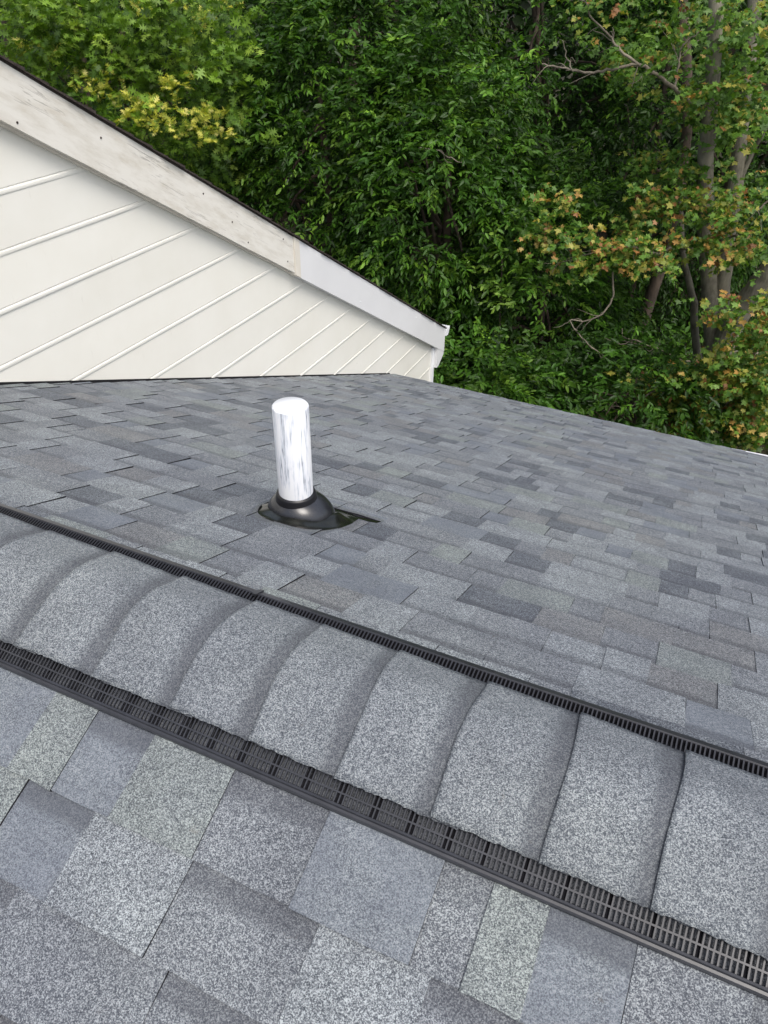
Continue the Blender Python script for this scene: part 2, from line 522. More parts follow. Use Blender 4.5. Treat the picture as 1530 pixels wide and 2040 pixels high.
NEAR_ROWS = {0: ([(-1.06, 0.66, 1, 0.1), (-0.945, 0.66, 1, 0.1), (-0.845, 0.85, 1, 0.1), (-0.717, 0.66, 0, 1.0), (-0.549, 0.85, 1, 0.0), (-0.365, 0.27, 0, 1.0), (-0.166, 0.66, 1, 0.1),
                  (-0.086, 0.30, 0, 0.6), (-0.001, 0.85, 1, 0.0), (0.126, 0.62, 0, 1.0), (0.28, 0.27, 1, 0.2), (0.42, 0.5, 0, 1.0)], -1.17),
             1: ([(-0.896, 0.85, 1, 0.1), (-0.745, 0.66, 0, 1.0), (-0.545, 0.52, 1, 0.1), (-0.312, 0.28, 0, 1.0), (-0.13, 0.52, 1, 0.2), (0.05, 0.27, 0, 1.0), (0.3, 0.5, 1, 0.1)], -1.10),
             2: ([(-0.80, 0.28, 0, 1.0), (-0.67, 0.29, 1, 0.1), (-0.50, 0.25, 1, 0.3), (-0.28, 0.3, 0, 1.0), (-0.05, 0.52, 1, 0.1)], -1.00)}
def near_row(k, s_butt):
    segs, x = NEAR_ROWS[k]
    r = random.Random(77 + k)
    st = 0.10 if k == 0 else s_butt - E_NEAR - 0.03
    for x1, tone, tooth, band in segs:
        if tooth:
            slab(near_pt, x, x1, s_butt, st, 0.0112, 0.0055, E_NEAR, tone, band, r, -1)
        else:
            slab(near_pt, x, x1, s_butt - 0.001, st, 0.0078, 0.0030, E_NEAR, tone, band, r, -1)
        x = x1
    return segs[-1][0], NEAR_ROWS[k][1], st
def course(pt, s_butt, E, x_from, x_to, dirn, seed, s_top=None, lift=1.0):
    r = random.Random(seed)
    x = x_from - r.uniform(0, 0.25)
    st = s_butt - E - 0.03 if s_top is None else s_top
    tooth = r.random() < 0.5
    while x < x_to:
        w = r.choice((0.09, 0.11, 0.13, 0.16, 0.19, 0.22)) * r.uniform(0.92, 1.08) if tooth else r.choice((0.08, 0.10, 0.13, 0.17)) * r.uniform(0.9, 1.1)
        a, b = max(x, x_from), min(x + w, x_to)
        if b - a > 0.012:
            if tooth:
                slab(pt, a, b, s_butt, st, 0.0104 * lift, 0.0052, E, r.choice(TONES_T), 0.15 if r.random() < 0.7 else 0.8, r, dirn)
            else:
                slab(pt, a, b, s_butt - 0.001, st, 0.0078 * lift, 0.0030, E, r.choice(TONES_R), 1.0, r, dirn)
        x += w
        if tooth or r.random() < 0.7:
            tooth = not tooth

E_FAR, E_NEAR = 0.140, 0.1485
i = 0
s = 0.250
while s < EAVE + 0.02:
    course(far_pt, min(s, EAVE + 0.012), E_FAR, XL + 0.004, XR, 1, 1000 + i, s_top=(0.187 if i == 0 else None))
    s += E_FAR
    i += 1
course(far_pt, EAVE + 0.012, E_FAR, XL + 0.004, XR, 1, 999, s_top=s - E_FAR - 0.03)
s = 0.2165
# near slope: measured seams at .365, .513, .661
i = 0
s = 0.3650
while s < 2.6:
    if i in NEAR_ROWS:
        xr_, xl_, st_ = near_row(i, s)
        course(near_pt, s, E_NEAR, -2.86, xl_, -1, 2000 + i, s_top=st_)
        course(near_pt, s, E_NEAR, xr_, XR, -1, 2100 + i, s_top=st_)
    else:
        course(near_pt, s, E_NEAR, -2.86, XR, -1, 2000 + i)
    s += E_NEAR
    i += 1

# the opening cut round the pipe boot
BX, BS = -0.992, 0.835
cut_poly = []
for k in range(0, 19):
    a = math.radians(172 + (368 - 172) * k / 18)
    rr = 0.137 + 0.004 * math.sin(5 * a)
    cut_poly.append((BX + 0.012 + rr * math.cos(a), BS + rr * math.sin(a)))
cut_poly += [(-0.840, 0.885), (-0.846, 0.955), (-0.795, 0.978), (-0.790, 1.004), (-0.87, 1.012), (-0.95, 1.006), (-1.05, 0.97), (-1.118, 0.90)]
cv = [far_pt(x, s, 0.05) for x, s in cut_poly] + [far_pt(x, s, 0.0012) for x, s in cut_poly]
n = len(cut_poly)
cf = [tuple(range(n)), tuple(range(n, 2 * n))[::-1]] + [((k + 1) % n, k, n + k, n + (k + 1) % n) for k in range(n)]
cutter = obj('cutter', cv, cf, M['asphalt_edge'])
bmc = bmesh.new(); bmc.from_mesh(cutter.data); bmesh.ops.recalc_face_normals(bmc, faces=bmc.faces[:])
bmc.to_mesh(cutter.data); bmc.free()

pieces.sort(key=lambda p: -p.area)
def hits_cut(p):
    return p.far and p.bb[1] > -1.14 and p.bb[0] < -0.78 and p.bb[3] > 0.68 and p.bb[2] < 1.02
n_obj = 0
rest = []
cut_objs = []
for p in pieces:
    if p.area > 0 and (n_obj < 292 or hits_cut(p)):
        o = obj('shingle', p.V, p.F, [M['granule'], M['asphalt_edge']], roof, p.mi, p.A, origin=p.c)
        n_obj += 1
        if hits_cut(p):
            cut_objs.append(o)
    else:
        rest.append(p)
V, Fc, mi, A = [], [], [], []
for p in rest:
    k = len(V)
    V += p.V; A += p.A; mi += p.mi
    Fc += [tuple(i + k for i in q) for q in p.F]
o = obj('small_shingles', V, Fc, [M['granule'], M['asphalt_edge']], roof, mi, A)
tag(o, kind='stuff')
for o in cut_objs:
    bmq = bmesh.new(); bmq.from_mesh(o.data); bmesh.ops.recalc_face_normals(bmq, faces=bmq.faces[:]); bmq.to_mesh(o.data); bmq.free()
    mod = o.modifiers.new('b', 'BOOLEAN')
    mod.operation = 'DIFFERENCE'; mod.object = cutter; mod.solver = 'EXACT'
    mod.material_mode = 'TRANSFER'
bpy.context.view_layer.update()
dg = bpy.context.evaluated_depsgraph_get()
baked = [(o, bpy.data.meshes.new_from_object(o.evaluated_get(dg))) for o in cut_objs]
for o, me in baked:
    o.modifiers.clear()
    if len(me.polygons):
        o.data = me
    else:
        bpy.data.objects.remove(o)
bpy.data.objects.remove(cutter)

# ------------------------------------------------------------------ ridge vent
vent = empty('ridge_vent', (-0.3, 0.0, 0.0), 'black plastic ridge vent with slotted sides under a row of grey cap shingles', 'ridge vent')
VX0, VX1 = -2.8, 2.2
def strip(pt, prof, x0, x1, dirn, nx=1):
    """closed profile of (s,h) on a slope swept along x"""
    n = len(prof)
    V = []
    for k in range(nx + 1):
        x = x0 + (x1 - x0) * k / nx
        V += [pt(x, s, h) for s, h in prof]
    f = [tuple(range(n)), tuple(range(nx * n, (nx + 1) * n))[::-1]]
    for k in range(nx):
        f += [(k * n + (i + 1) % n, k * n + i, (k + 1) * n + i, (k + 1) * n + (i + 1) % n) for i in range(n)]
    return V, f
def farp(x, s, h):
    return (x, s * CS + h * SN, -s * SN + h * CS)

# outer rails (near: rounded lip, far: flat strip), one part each
bpy_parts = strip(near_pt, [(0.198, 0.012), (0.200, 0.0185), (0.2035, 0.0195), (0.2055, 0.0165), (0.2095, 0.0165), (0.2125, 0.0145), (0.2135, 0.0085), (0.2115, 0.0062), (0.2035, 0.0055), (0.198, 0.008)], VX0, VX1, -1, 24)
o = obj('outer_rail', *bpy_parts, M['plastic'], vent, smooth=False)
bpy_parts = strip(farp, [(0.1835, 0.010), (0.1815, 0.0165), (0.1825, 0.0190), (0.199, 0.0180), (0.202, 0.0155), (0.203, 0.008), (0.201, 0.004), (0.1835, 0.004)], VX0, VX1, 1, 24)
o = obj('outer_rail', *bpy_parts, M['plastic'], vent)
# tray beneath the slots: filter felt, with black cells between
tn = strip(near_pt, [(0.02, 0.010), (0.199, 0.0105), (0.199, 0.004), (0.02, 0.004)], VX0, VX1, -1)
tf = strip(farp, [(0.02, 0.005), (0.178, 0.005), (0.1795, 0.0155), (0.1812, 0.0155), (0.1812, 0.002), (0.02, 0.002)], VX0, VX1, 1)
tag(obj('filter_mat', *tn, M['felt'], vent))
tag(obj('dark_tray', *tf, M['plastic_dark'], vent))
# slotted grilles
PITCH = 0.0078
gp, cells = [], []
nb = int((VX1 - VX0) / PITCH)
rr = random.Random(5)
def bar(pt, x, w, s0, h0, s1, h1, t):
    V = [pt(x, s0, h0), pt(x + w, s0, h0), pt(x + w, s1, h1), pt(x, s1, h1),
         pt(x, s0, h0 - t), pt(x + w, s0, h0 - t), pt(x + w, s1, h1 - t), pt(x, s1, h1 - t)]
    return V, [(0, 1, 2, 3), (7, 6, 5, 4), (0, 4, 5, 1), (1, 5, 6, 2), (2, 6, 7, 3), (3, 7, 4, 0)]
nearbars = []
for k in range(nb):
    x = VX0 + k * PITCH
    nearbars.append(bar(near_pt, x, 0.0024, 0.150, 0.0235, 0.2005, 0.0165, 0.004))
nearbars.append(bar(near_pt, VX0, VX1 - VX0, 0.1815, 0.0197, 0.1843, 0.0193, 0.0032))
o = obj('slotted_grille', *join(nearbars), M['plastic'], vent); tag(o, kind='stuff')
farbars = []
for k in range(nb):
    x = VX0 + k * PITCH
    farbars.append(bar(farp, x, 0.0026, 0.1600, 0.0050, 0.1800, 0.0178, 0.0022))
o = obj('slotted_grille', *join(farbars), M['plastic'], vent); tag(o, kind='stuff')
# deep black cells where no felt shows: left part of the ridge has three slots in eight, the right one slot in eight
k = 0
for k in range(nb):
    x = VX0 + k * PITCH + 0.0024
    ph = k % 8
    many = x < -0.60
    if ph == 0 or (many and ph in (1, 2)) or (x < -0.15 and ph == 1):
        cells.append(bar(near_pt, x, PITCH - 0.0024, 0.152, 0.0150, 0.2, 0.0125, 0.004))
o = obj('black_cells', *join(cells), M['plastic_dark'], vent); tag(o, kind='stuff')
# joint between two lengths of vent and a few nail heads
for x in (-0.745, 1.1):
    v, f = strip(farp, [(0.170, 0.0165), (0.170, 0.0210), (0.2045, 0.0205), (0.2045, 0.0155)], x, x + 0.009, 1)
    obj('joint_clip', v, f, M['plastic'], vent)

# cap shingles
cap_x = [-2.83, -2.66, -2.485, -2.31, -2.14, -1.965, -1.79, -1.615, -1.44, -1.262, -1.070, -0.888, -0.709, -0.549, -0.379, -0.210, -0.034, 0.132, 0.305, 0.478, 0.65, 0.82, 0.99, 1.16, 1.33, 1.5, 1.67, 1.84, 2.01, 2.18]
def cap_profile(h, near_s, far_s):
    """points from the near edge over the ridge to the far edge"""
    out = []
    R = 0.085
    for t in np.linspace(near_s, R * 0.75, 7):
        p = near_pt(0, t, h); out.append((p[1], p[2]))
    a = np.array(near_pt(0, R * 0.75, h)[1:]); c = np.array(farp(0, R * 0.75, h - 0.003)[1:])
    apex = np.array((0.0, h / CS))
    for t in np.linspace(0, 1, 9)[1:-1]:
        q = (1 - t) ** 2 * a + 2 * t * (1 - t) * apex + t * t * c
        out.append(tuple(q))
    for t in np.linspace(R * 0.75, far_s, 5):
        p = farp(0, t, h - 0.003); out.append((p[1], p[2]))
    return out
def make_cap(x0, x1, seed):
    r = random.Random(seed)
    nx = 30
    far_s = 0.124 + r.uniform(-0.004, 0.004)
    near_s = 0.1665 + r.uniform(-0.003, 0.003)
    L = x1 - x0 + 0.05
    V, A = [], []
    rows = []
    ph = r.uniform(0, 6)
    tone = r.random()
    skew = r.uniform(-0.006, 0.006)
    nw = [r.uniform(-0.0016, 0.0016) for _ in range(nx + 1)]
    fw = [r.uniform(-0.0012, 0.0012) for _ in range(nx + 1)]
    for k in range(nx + 1):
        t = k / nx
        u = (t * L) / (x1 - x0)
        lift = 0.0068 * (1 - min(u, 1.28) * 0.86) + 0.0012 * math.sin(3 * t + ph)
        if k == 0:
            lift -= 0.0006
        h = 0.0270 + lift
        for layer, th in ((0, 0.0), (1, 0.0034)):
            prof = cap_profile(h - th, near_s + nw[k], far_s + fw[k])
            m = len(prof)
            for q, (y, z) in enumerate(prof):
                e = q / (m - 1) - 0.5
                wv = 0.0022 * math.sin(7 * e + ph) + skew * e * 2
                wave = 0.0008 * math.sin(9 * e + 5 * t + ph * 2)
                V.append((x0 + t * L + wv * (1 if k < nx else 0), y, z + wave))
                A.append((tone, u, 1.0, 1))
    m = len(prof)
    Fc, mi = [], []
    st = 2 * m
    for k in range(nx):
        a, b = k * st, (k + 1) * st
        for q in range(m - 1):
            Fc.append((a + q, b + q, b + q + 1, a + q + 1)); mi.append(0)
            Fc.append((a + m + q, a + m + q + 1, b + m + q + 1, b + m + q)); mi.append(1)
        Fc.append((a, a + m, b + m, b)); mi.append(1)
        Fc.append((a + m - 1, b + m - 1, b + 2 * m - 1, a + 2 * m - 1)); mi.append(1)
    for q in range(m - 1):
        Fc.append((q, q + 1, m + q + 1, m + q)); mi.append(1)
        a = nx * st
        Fc.append((a + q, a + m + q, a + m + q + 1, a + q + 1)); mi.append(1)
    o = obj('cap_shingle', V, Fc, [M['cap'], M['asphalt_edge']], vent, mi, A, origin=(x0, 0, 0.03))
    o.data.polygons.foreach_set('use_smooth', np.array([q == 0 for q in mi], dtype=bool))
    return o
for i in range(len(cap_x) - 1):
    make_cap(cap_x[i], cap_x[i + 1], 50 + i)

# ------------------------------------------------------------------ vent pipe with its boot
px, py, pz = -1.000, 0.771, -0.318
vp = empty('vent_pipe', (px, py, pz), 'white brush painted plumbing vent pipe standing in a black rubber boot', 'vent pipe')
def lathe(cx, cy, prof, seg=40, M3=None, base=None, cap_top=False, cap_bot=False):
    V, Fc = [], []
    for r_, z in prof:
        for k in range(seg):
            a = 2 * math.pi * k / seg
            p = Vector((r_ * math.cos(a), r_ * math.sin(a), z))
            if M3 is not None:
                p = M3 @ p
            V.append((p.x + cx, p.y + cy, p.z + (base or 0)))
    for i in range(len(prof) - 1):
        for k in range(seg):
            k2 = (k + 1) % seg
            Fc.append((i * seg + k, i * seg + k2, (i + 1) * seg + k2, (i + 1) * seg + k))
    if cap_top:
        Fc.append(tuple((len(prof) - 1) * seg + k for k in range(seg)))
    if cap_bot:
        Fc.append(tuple(range(seg))[::-1])
    return V, Fc
PR = 0.0508
ztop = 0.047
v, f = lathe(px, py, [(PR, -0.40), (PR, ztop - 0.003), (PR - 0.001, ztop - 0.001), (PR - 0.003, ztop)], 48, cap_top=True)
# brush ridges: a few slight dents
pipe = obj('pipe', v, f, M['pipe'], vp, smooth=False)
v, f = lathe(px, py, [(PR - 0.0025, ztop - 0.002), (PR - 0.003, ztop + 0.0012), (0.001, ztop + 0.0022)], 40, cap_top=True)
obj('pipe_cap', v, f, M['white_metal'], vp, smooth=True)
for p in pipe.data.polygons:
    p.use_smooth = len(p.vertices) == 4
# boot: follows the roof pitch
rot = Matrix.Rotation(-TH, 3, 'X')
cs = far_pt(px, 0.0, 0)
nF = Vector((0, SN, CS))
base_pt = Vector((px, py, 0))
s_here = py / CS
bp0 = Vector(far_pt(px + 0.004, 0.852 / warp(px), 0.0))
prof_b = [(0.108, 0.002), (0.107, 0.008), (0.1035, 0.010), (0.1035, 0.014), (0.1025, 0.022), (0.098, 0.033), (0.090, 0.043), (0.080, 0.051), (0.069, 0.057), (0.060, 0.060), (0.056, 0.062)]
V, Fc = [], []
seg = 48
for r_, z in prof_b:
    for k in range(seg):
        a = 2 * math.pi * k / seg
        bl = min(1.0, max(0.0, (z - 0.02) / 0.048))
        tilt = rot @ Vector((r_ * math.cos(a), r_ * math.sin(a), z))
        pt_t = bp0 + tilt
        cx = px * bl + (bp0.x) * (1 - bl)
        # blend towards a ring square with the plumb pipe
        pt_u = Vector((px + r_ * math.cos(a), py + r_ * math.sin(a), bp0.z + 0.022 + z))
        b2 = bl * bl
        V.append(tuple(pt_t * (1 - b2) + pt_u * b2))
for i in range(len(prof_b) - 1):
    for k in range(seg):
        k2 = (k + 1) % seg
        Fc.append((i * seg + k, i * seg + k2, (i + 1) * seg + k2, (i + 1) * seg + k))
boot = obj('boot', V, Fc, M['rubber'], vp, smooth=True)
zc = bp0.z + 0.022 + 0.062
v, f = lathe(px, py, [(PR + 0.012, zc - 0.016), (PR + 0.009, zc + 0.000), (PR + 0.0075, zc + 0.006), (PR + 0.006, zc + 0.010), (PR - 0.001, zc + 0.011), (PR - 0.001, zc + 0.012)], 48)
M['collar'] = plain('collar_rubber', (0.008, 0.008, 0.010), 0.4, 0.4)
obj('collar', v, f, M['collar'], boot, smooth=True)
# flange sheet at the bottom of the opening, gently crumpled
V, Fc = [], []
nx, ny = 44, 40
for j in range(ny + 1):
    for i in range(nx + 1):
        x = -1.16 + 0.40 * i / nx
        s = 0.66 + 0.37 * j / ny
        d = math.hypot(x - bp0.x, s - 0.852)
        h = 0.0026 + 0.0012 * math.sin(38 * x + 25 * s) + 0.0008 * math.sin(90 * s - 31 * x)
        # welt that runs up to the boot on its right side
        h += 0.022 * math.exp(-((x + 0.885) / 0.018) ** 2) * math.exp(-((s - 0.87) / 0.06) ** 2)
        h += 0.014 * max(0, 1 - max(0, d - 0.10) / 0.03)
        V.append(far_pt(x, s / warp(x), h if 0 < i < nx and 0 < j < ny else 0.0008))
for j in range(ny):
    for i in range(nx):
        a = j * (nx + 1) + i
        Fc.append((a, a + 1, a + nx + 2, a + nx + 1))
obj('flange', V, Fc, M['flange'], vp, smooth=True)

# ------------------------------------------------------------------ gable end
WX = -2.88
gable = empty('gable_end', (WX, 3.5, GZ), 'cream gable wall of beaded lap siding with a sloping fascia board', 'gable wall')
Y_END = 6.90
Y_START = -1.6
def rake_low(y):
    return 0.445 - 0.585 * (y - 1.71)
def rake_top(y):
    return 0.692 - 0.5805 * (y - 1.71)
# solid wall behind the boards
v = []
for x in (WX - 0.16, WX - 0.012):
    v += [(x, Y_START, GZ), (x, Y_END - 0.03, GZ), (x, Y_END - 0.03, rake_low(Y_END) + 0.06), (x, Y_START, rake_low(Y_START) + 0.06)]
f = [(0, 1, 2, 3), (7, 6, 5, 4), (0, 4, 5, 1), (1, 5, 6, 2), (2, 6, 7, 3), (3, 7, 4, 0)]
obj('wall_core', v, f, M['cream'], gable)
obj('side_wall', *box(WX - 5.0, WX - 0.17, Y_END - 0.2, Y_END - 0.04, GZ, rake_low(Y_END) - 0.02), M['cream'], gable)
def roof_line(y):
    return -y * SN / CS
ZB0, BE = 0.207, 0.2345
def board_profile(zb):
    """(outward, z) of a beaded lap board: bottom drip, round bead, flat face leaning back"""
    return [(0.000, zb + 0.004), (0.0085, zb - 0.001), (0.0135, zb + 0.001), (0.0165, zb + 0.006), (0.0170, zb + 0.012),
            (0.0150, zb + 0.0175), (0.0060, zb + 0.0190), (0.0030, zb + 0.0225), (0.0118, zb + 0.027), (0.0120, zb + 0.030),
            (0.0020, zb + BE + 0.010), (-0.008, zb + BE + 0.010), (-0.008, zb + 0.004)]
for k in range(-12, 22):
    zb = ZB0 - BE * k
    prof = [(o_ * 0.36 if o_ > 0 else o_, z_) for o_, z_ in board_profile(zb)]
    y_cap = Y_END - 0.055
    def limit_low(z):     # where the roof surface cuts the board, only up to the eave
        if z > roof_line(EAVE * CS):
            return max(Y_START, -(z - 0.0150) * CS / SN)
        return EAVE * CS + 0.13
    def limit_high(z):    # where the fascia hides it
        return min(y_cap, 1.71 - (z + 0.02 - 0.03 - 0.445) / 0.585)
    if zb > rake_low(Y_START):
        continue
    ptsL = []
    ptsR = []
    for o_, z in prof:
        ptsL.append((WX + o_, max(Y_START, limit_low(z)) if z < roof_line(Y_START) + 9 else Y_START, z))
        ptsR.append((WX + o_, limit_high(z), z))
    # below the eave the boards run on behind it
    if zb + BE < roof_line(EAVE * CS) - 0.05:
        ptsL = [(p[0], 0.0 if False else EAVE * CS + 0.13, p[2]) for p in ptsL]
    # skip empty boards
    if all(b[1] - a[1] < 0.005 for a, b in zip(ptsL, ptsR)):
        continue
    ptsR = [(b[0], max(b[1], a[1] + 0.001), b[2]) for a, b in zip(ptsL, ptsR)]
    n = len(prof)
    # intermediate stations so that long boards are very slightly wavy
    V = []
    NS = 10
    r = random.Random(400 + k)
    phs = r.uniform(0, 6)
    for q in range(NS + 1):
        t = q / NS
        for a, b in zip(ptsL, ptsR):
            y = a[1] + (b[1] - a[1]) * t
            V.append((a[0] + 0.0010 * math.sin(y * 2.1 + phs), y, a[2] + 0.0012 * math.sin(y * 1.3 + phs)))
    Fc = [tuple(range(n))[::-1], tuple(range(NS * n, (NS + 1) * n))]
    for q in range(NS):
        Fc += [(q * n + i2, q * n + (i2 + 1) % n, (q + 1) * n + (i2 + 1) % n, (q + 1) * n + i2) for i2 in range(n)]
    obj('siding_board', V, Fc, M['siding'], gable, origin=(WX, ptsL[0][1], zb))
# corner board
obj('corner_board', *join([box(WX - 0.005, WX + 0.024, Y_END - 0.058, Y_END + 0.012, GZ, rake_low(Y_END) + 0.0),
                           box(WX - 0.06, WX - 0.006, Y_END - 0.005, Y_END + 0.014, GZ, rake_low(Y_END) + 0.0)]), M['white_metal'], gable)
# narrow dark strip standing in for the shadow gap between wall and roof
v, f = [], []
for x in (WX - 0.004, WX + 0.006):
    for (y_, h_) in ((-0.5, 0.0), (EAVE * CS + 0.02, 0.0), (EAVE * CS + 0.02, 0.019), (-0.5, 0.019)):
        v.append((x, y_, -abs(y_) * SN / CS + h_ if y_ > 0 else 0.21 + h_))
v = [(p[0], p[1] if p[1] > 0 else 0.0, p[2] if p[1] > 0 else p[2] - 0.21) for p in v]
obj('wall_shadow_strip', v, [(0, 1, 2, 3), (7, 6, 5, 4), (0, 4, 5, 1), (1, 5, 6, 2), (2, 6, 7, 3), (3, 7, 4, 0)], M['deck'], gable)
def rake_board(name, y0, y1, x0, x1, zlo, zhi, mat, nseg=24, wob=0.0, bow=0.0):
    V = []
    for q in range(nseg + 1):
        y = y0 + (y1 - y0) * q / nseg
        w = wob * math.sin(y * 5.3) + wob * 0.6 * math.sin(y * 13.1)
        V += [(x0, y, zlo(y)), (x1 + bow, y, zlo(y) + w), (x1, y, zhi(y)), (x0, y, zhi(y))]
    Fc = [(0, 1, 2, 3), (4 * nseg + 3, 4 * nseg + 2, 4 * nseg + 1, 4 * nseg)]
    for q in range(nseg):
        a, b = 4 * q, 4 * (q + 1)
        Fc += [(a + (i2 + 1) % 4, a + i2, b + i2, b + (i2 + 1) % 4) for i2 in range(4)]
    return obj(name, V, Fc, mat, gable)
FX0, FX1 = WX - 0.02, WX + 0.060
Y_J = 3.86
fb = rake_board('fascia_board', Y_START, Y_J - 0.012, FX0, FX1, lambda y: rake_low(y) + 0.004, lambda y: rake_top(y), M['peeling'], 60, 0.0012)
tag(fb, 'old beige fascia board with cracked peeling paint')
fc = rake_board('fascia_board', Y_J + 0.060, 7.115, FX0, FX1 + 0.004, lambda y: rake_low(y) - 0.012, lambda y: rake_top(y) + 0.002, M['new_fascia'], 40, 0.0004)
tag(fc, 'clean white metal wrapped fascia board')
jb = rake_board('joint_strip', Y_J - 0.010, Y_J + 0.058, FX0, FX1 + 0.009, lambda y: rake_low(y) - 0.010, lambda y: rake_top(y) + 0.001, M['cream'], 2)
# frieze shadow gap moulding beneath the fascia
rake_board('under_trim', Y_START, 6.86, WX - 0.004, WX + 0.030, lambda y: rake_low(y) - 0.006, lambda y: rake_low(y) + 0.05, M['cream'], 30, 0.0008)
# box return at the low end
yy = 6.70
zb_ = rake_low(7.115) - 0.012
v, f = extrude_x([(6.88, rake_low(6.88) - 0.010), (7.108, zb_ - 0.002), (7.108, zb_ + 0.02), (7.108, zb_ - 0.035), (6.985, rake_low(6.88) - 0.175), (6.915, rake_low(6.88) - 0.175)], FX0 - 0.002, FX1 + 0.001)
v, f = extrude_x([(6.90, rake_low(6.90) - 0.004), (7.108, zb_ + 0.015), (7.108, zb_ - 0.028), (6.955, zb_ - 0.118), (6.90, zb_ - 0.118)], FX0 - 0.002, FX1 + 0.001)
obj('box_return', v, f, M['new_fascia'], gable)
obj('soffit', *box(WX - 5.0, FX0 - 0.003, 6.92, 7.10, zb_ - 0.10, zb_ - 0.085), M['white_metal'], gable)
# nail heads and knots
nb_ = 0
for (y, dz) in ((2.18, 0.17), (1.72, 0.03), (3.15, 0.12), (3.30, 0.045), (3.72, 0.20), (3.76, 0.06), (2.9, 0.19), (4.9, 0.05), (6.2, 0.2)):
    z = rake_low(y) + dz
    v, f = lathe(0, 0, [(0.0055, 0), (0.0055, 0.002), (0.003, 0.003)], 8, cap_top=True)
    x_ = FX1 + (0.004 if y > Y_J + .06 else 0)
    v = [(x_ + c_, y + a_, z + b_) for a_, b_, c_ in v]
    obj('nail_head', v, f, M['old_shingle'] if y < 4 else M['white_metal'], gable)
# the other roof above this gable: slab with ragged old shingle edges
th_r = math.atan(0.5805)
def up_pt(x, y, h):
    return (x, y + h * math.sin(th_r), rake_top(y) + h * math.cos(th_r))
V = []
for x in (WX - 6.0, FX1 + 0.004):
    V += [up_pt(x, Y_START, 0.001), up_pt(x, 7.14, 0.001), up_pt(x, 7.14, 0.008), up_pt(x, Y_START, 0.008)]
obj('roof_edge_board', V, [(0, 1, 2, 3), (7, 6, 5, 4), (0, 4, 5, 1), (1, 5, 6, 2), (2, 6, 7, 3), (3, 7, 4, 0)], M['old_shingle'], gable)
y = 7.17
k = 0
dy = 0.135 * math.cos(th_r)
while y > Y_START:
    r = random.Random(700 + k)
    xo = FX1 + 0.016 + r.uniform(-0.006, 0.010)
    y1_, y0_ = y, y - dy - 0.03
    V = []
    for x in (WX - 1.6, xo):
        V += [up_pt(x, y0_, 0.007), up_pt(x, y1_, 0.0085), up_pt(x, y1_, 0.018 + r.uniform(0, 0.004)), up_pt(x, y0_, 0.011)]
    obj('edge_shingle', V, [(0, 1, 2, 3), (7, 6, 5, 4), (0, 4, 5, 1), (1, 5, 6, 2), (2, 6, 7, 3), (3, 7, 4, 0)], M['old_shingle'], gable)
    y -= dy
    k += 1
# gutter on the low end of that roof, its open end and cap towards us
gy, gz = 7.118, rake_top(7.14) + 0.004
gut = empty('gutter', (WX, gy, gz), 'white gutter end poking out past the low tip of the fascia', 'gutter')
outer = [(0.0, 0.0), (0.0, -0.105), (0.085, -0.115), (0.105, -0.085), (0.112, -0.055), (0.135, -0.030), (0.140, 0.006), (0.125, 0.006), (0.122, -0.022), (0.100, -0.046), (0.092, -0.085), (0.078, -0.103), (0.008, -0.094), (0.008, 0.0)]
v, f = extrude_x([(gy + a * 0.8, gz + b * 0.72) for a, b in outer], WX - 5.0, FX1 + 0.012)
obj('trough', v, f, M['white_metal'], gut)
v, f = extrude_x([(gy + a * 0.8, gz + b * 0.72) for a, b in [(0.0, 0.004), (0.0, -0.108), (0.087, -0.118), (0.108, -0.087), (0.115, -0.056), (0.138, -0.031), (0.143, 0.010)]], FX1 + 0.0125, FX1 + 0.016)
obj('end_cap', v, f, M['white_metal'], gut)
# gutter along the low edge of the shingled roof
eg = empty('gutter', (0, EAVE * CS + 0.03, -EAVE * SN - 0.05), 'thin white gutter lip along the far eave, at the right under the trees', 'gutter')
prof_g = [(0.0, 0.0), (0.0, -0.10), (0.09, -0.11), (0.125, -0.03), (0.125, 0.0), (0.112, 0.002), (0.112, -0.025), (0.08, -0.095), (0.008, -0.09), (0.008, 0.0)]
nseg = 10
V, Fc = [], []
n = len(prof_g)
for q in range(nseg + 1):
    x = XL + 0.03 + (XR - 0.03 - XL) * q / nseg
    e = far_pt(x, EAVE, 0)
    lift = -0.046 + 0.030 * (x - 0.25)
    for a, b in prof_g:
        V.append((x, e[1] + 0.022 + a, e[2] - 0.024 + b + lift))
Fc = [tuple(range(n)), tuple(range(nseg * n, (nseg + 1) * n))[::-1]]
for q in range(nseg):
    Fc += [(q * n + (i2 + 1) % n, q * n + i2, (q + 1) * n + i2, (q + 1) * n + (i2 + 1) % n) for i2 in range(n)]
obj('trough', V, Fc, M['white_metal'], eg)

# ------------------------------------------------------------------ foliage
LEAF_OVAL = (np.array([(0, 0, 0), (0.30, 0.20, 0.05), (0.68, 0.19, 0.05), (1, 0, -0.06), (0.68, -0.19, 0.05), (0.30, -0.20, 0.05), (0.5, 0, -0.02)]),
             [(0, 6, 1), (6, 3, 2, 1), (0, 5, 6), (6, 5, 4, 3)])
def lobed(pts, mid):
    v = [(x, y, 0.06 * abs(y) * 2 - 0.05 * x * x) for x, y in pts]
    return np.array(v), [tuple(range(len(v)))]
mp_ = [(0, 0), (0.08, 0.28), (-0.06, 0.50), (0.28, 0.34), (0.42, 0.62), (0.58, 0.38), (0.56, 0.20), (1.0, 0.0)]
LEAF_MAPLE = lobed(mp_ + [(x, -y) for x, y in mp_[::-1] if y > 0], 0)
ok_ = [(0, 0), (0.20, 0.05), (0.22, 0.34), (0.34, 0.06), (0.52, 0.44), (0.56, 0.07), (0.82, 0.34), (0.76, 0.06), (1.0, 0.0)]
LEAF_OAK = lobed(ok_ + [(x, -y) for x, y in ok_[::-1] if y > 0], 0)

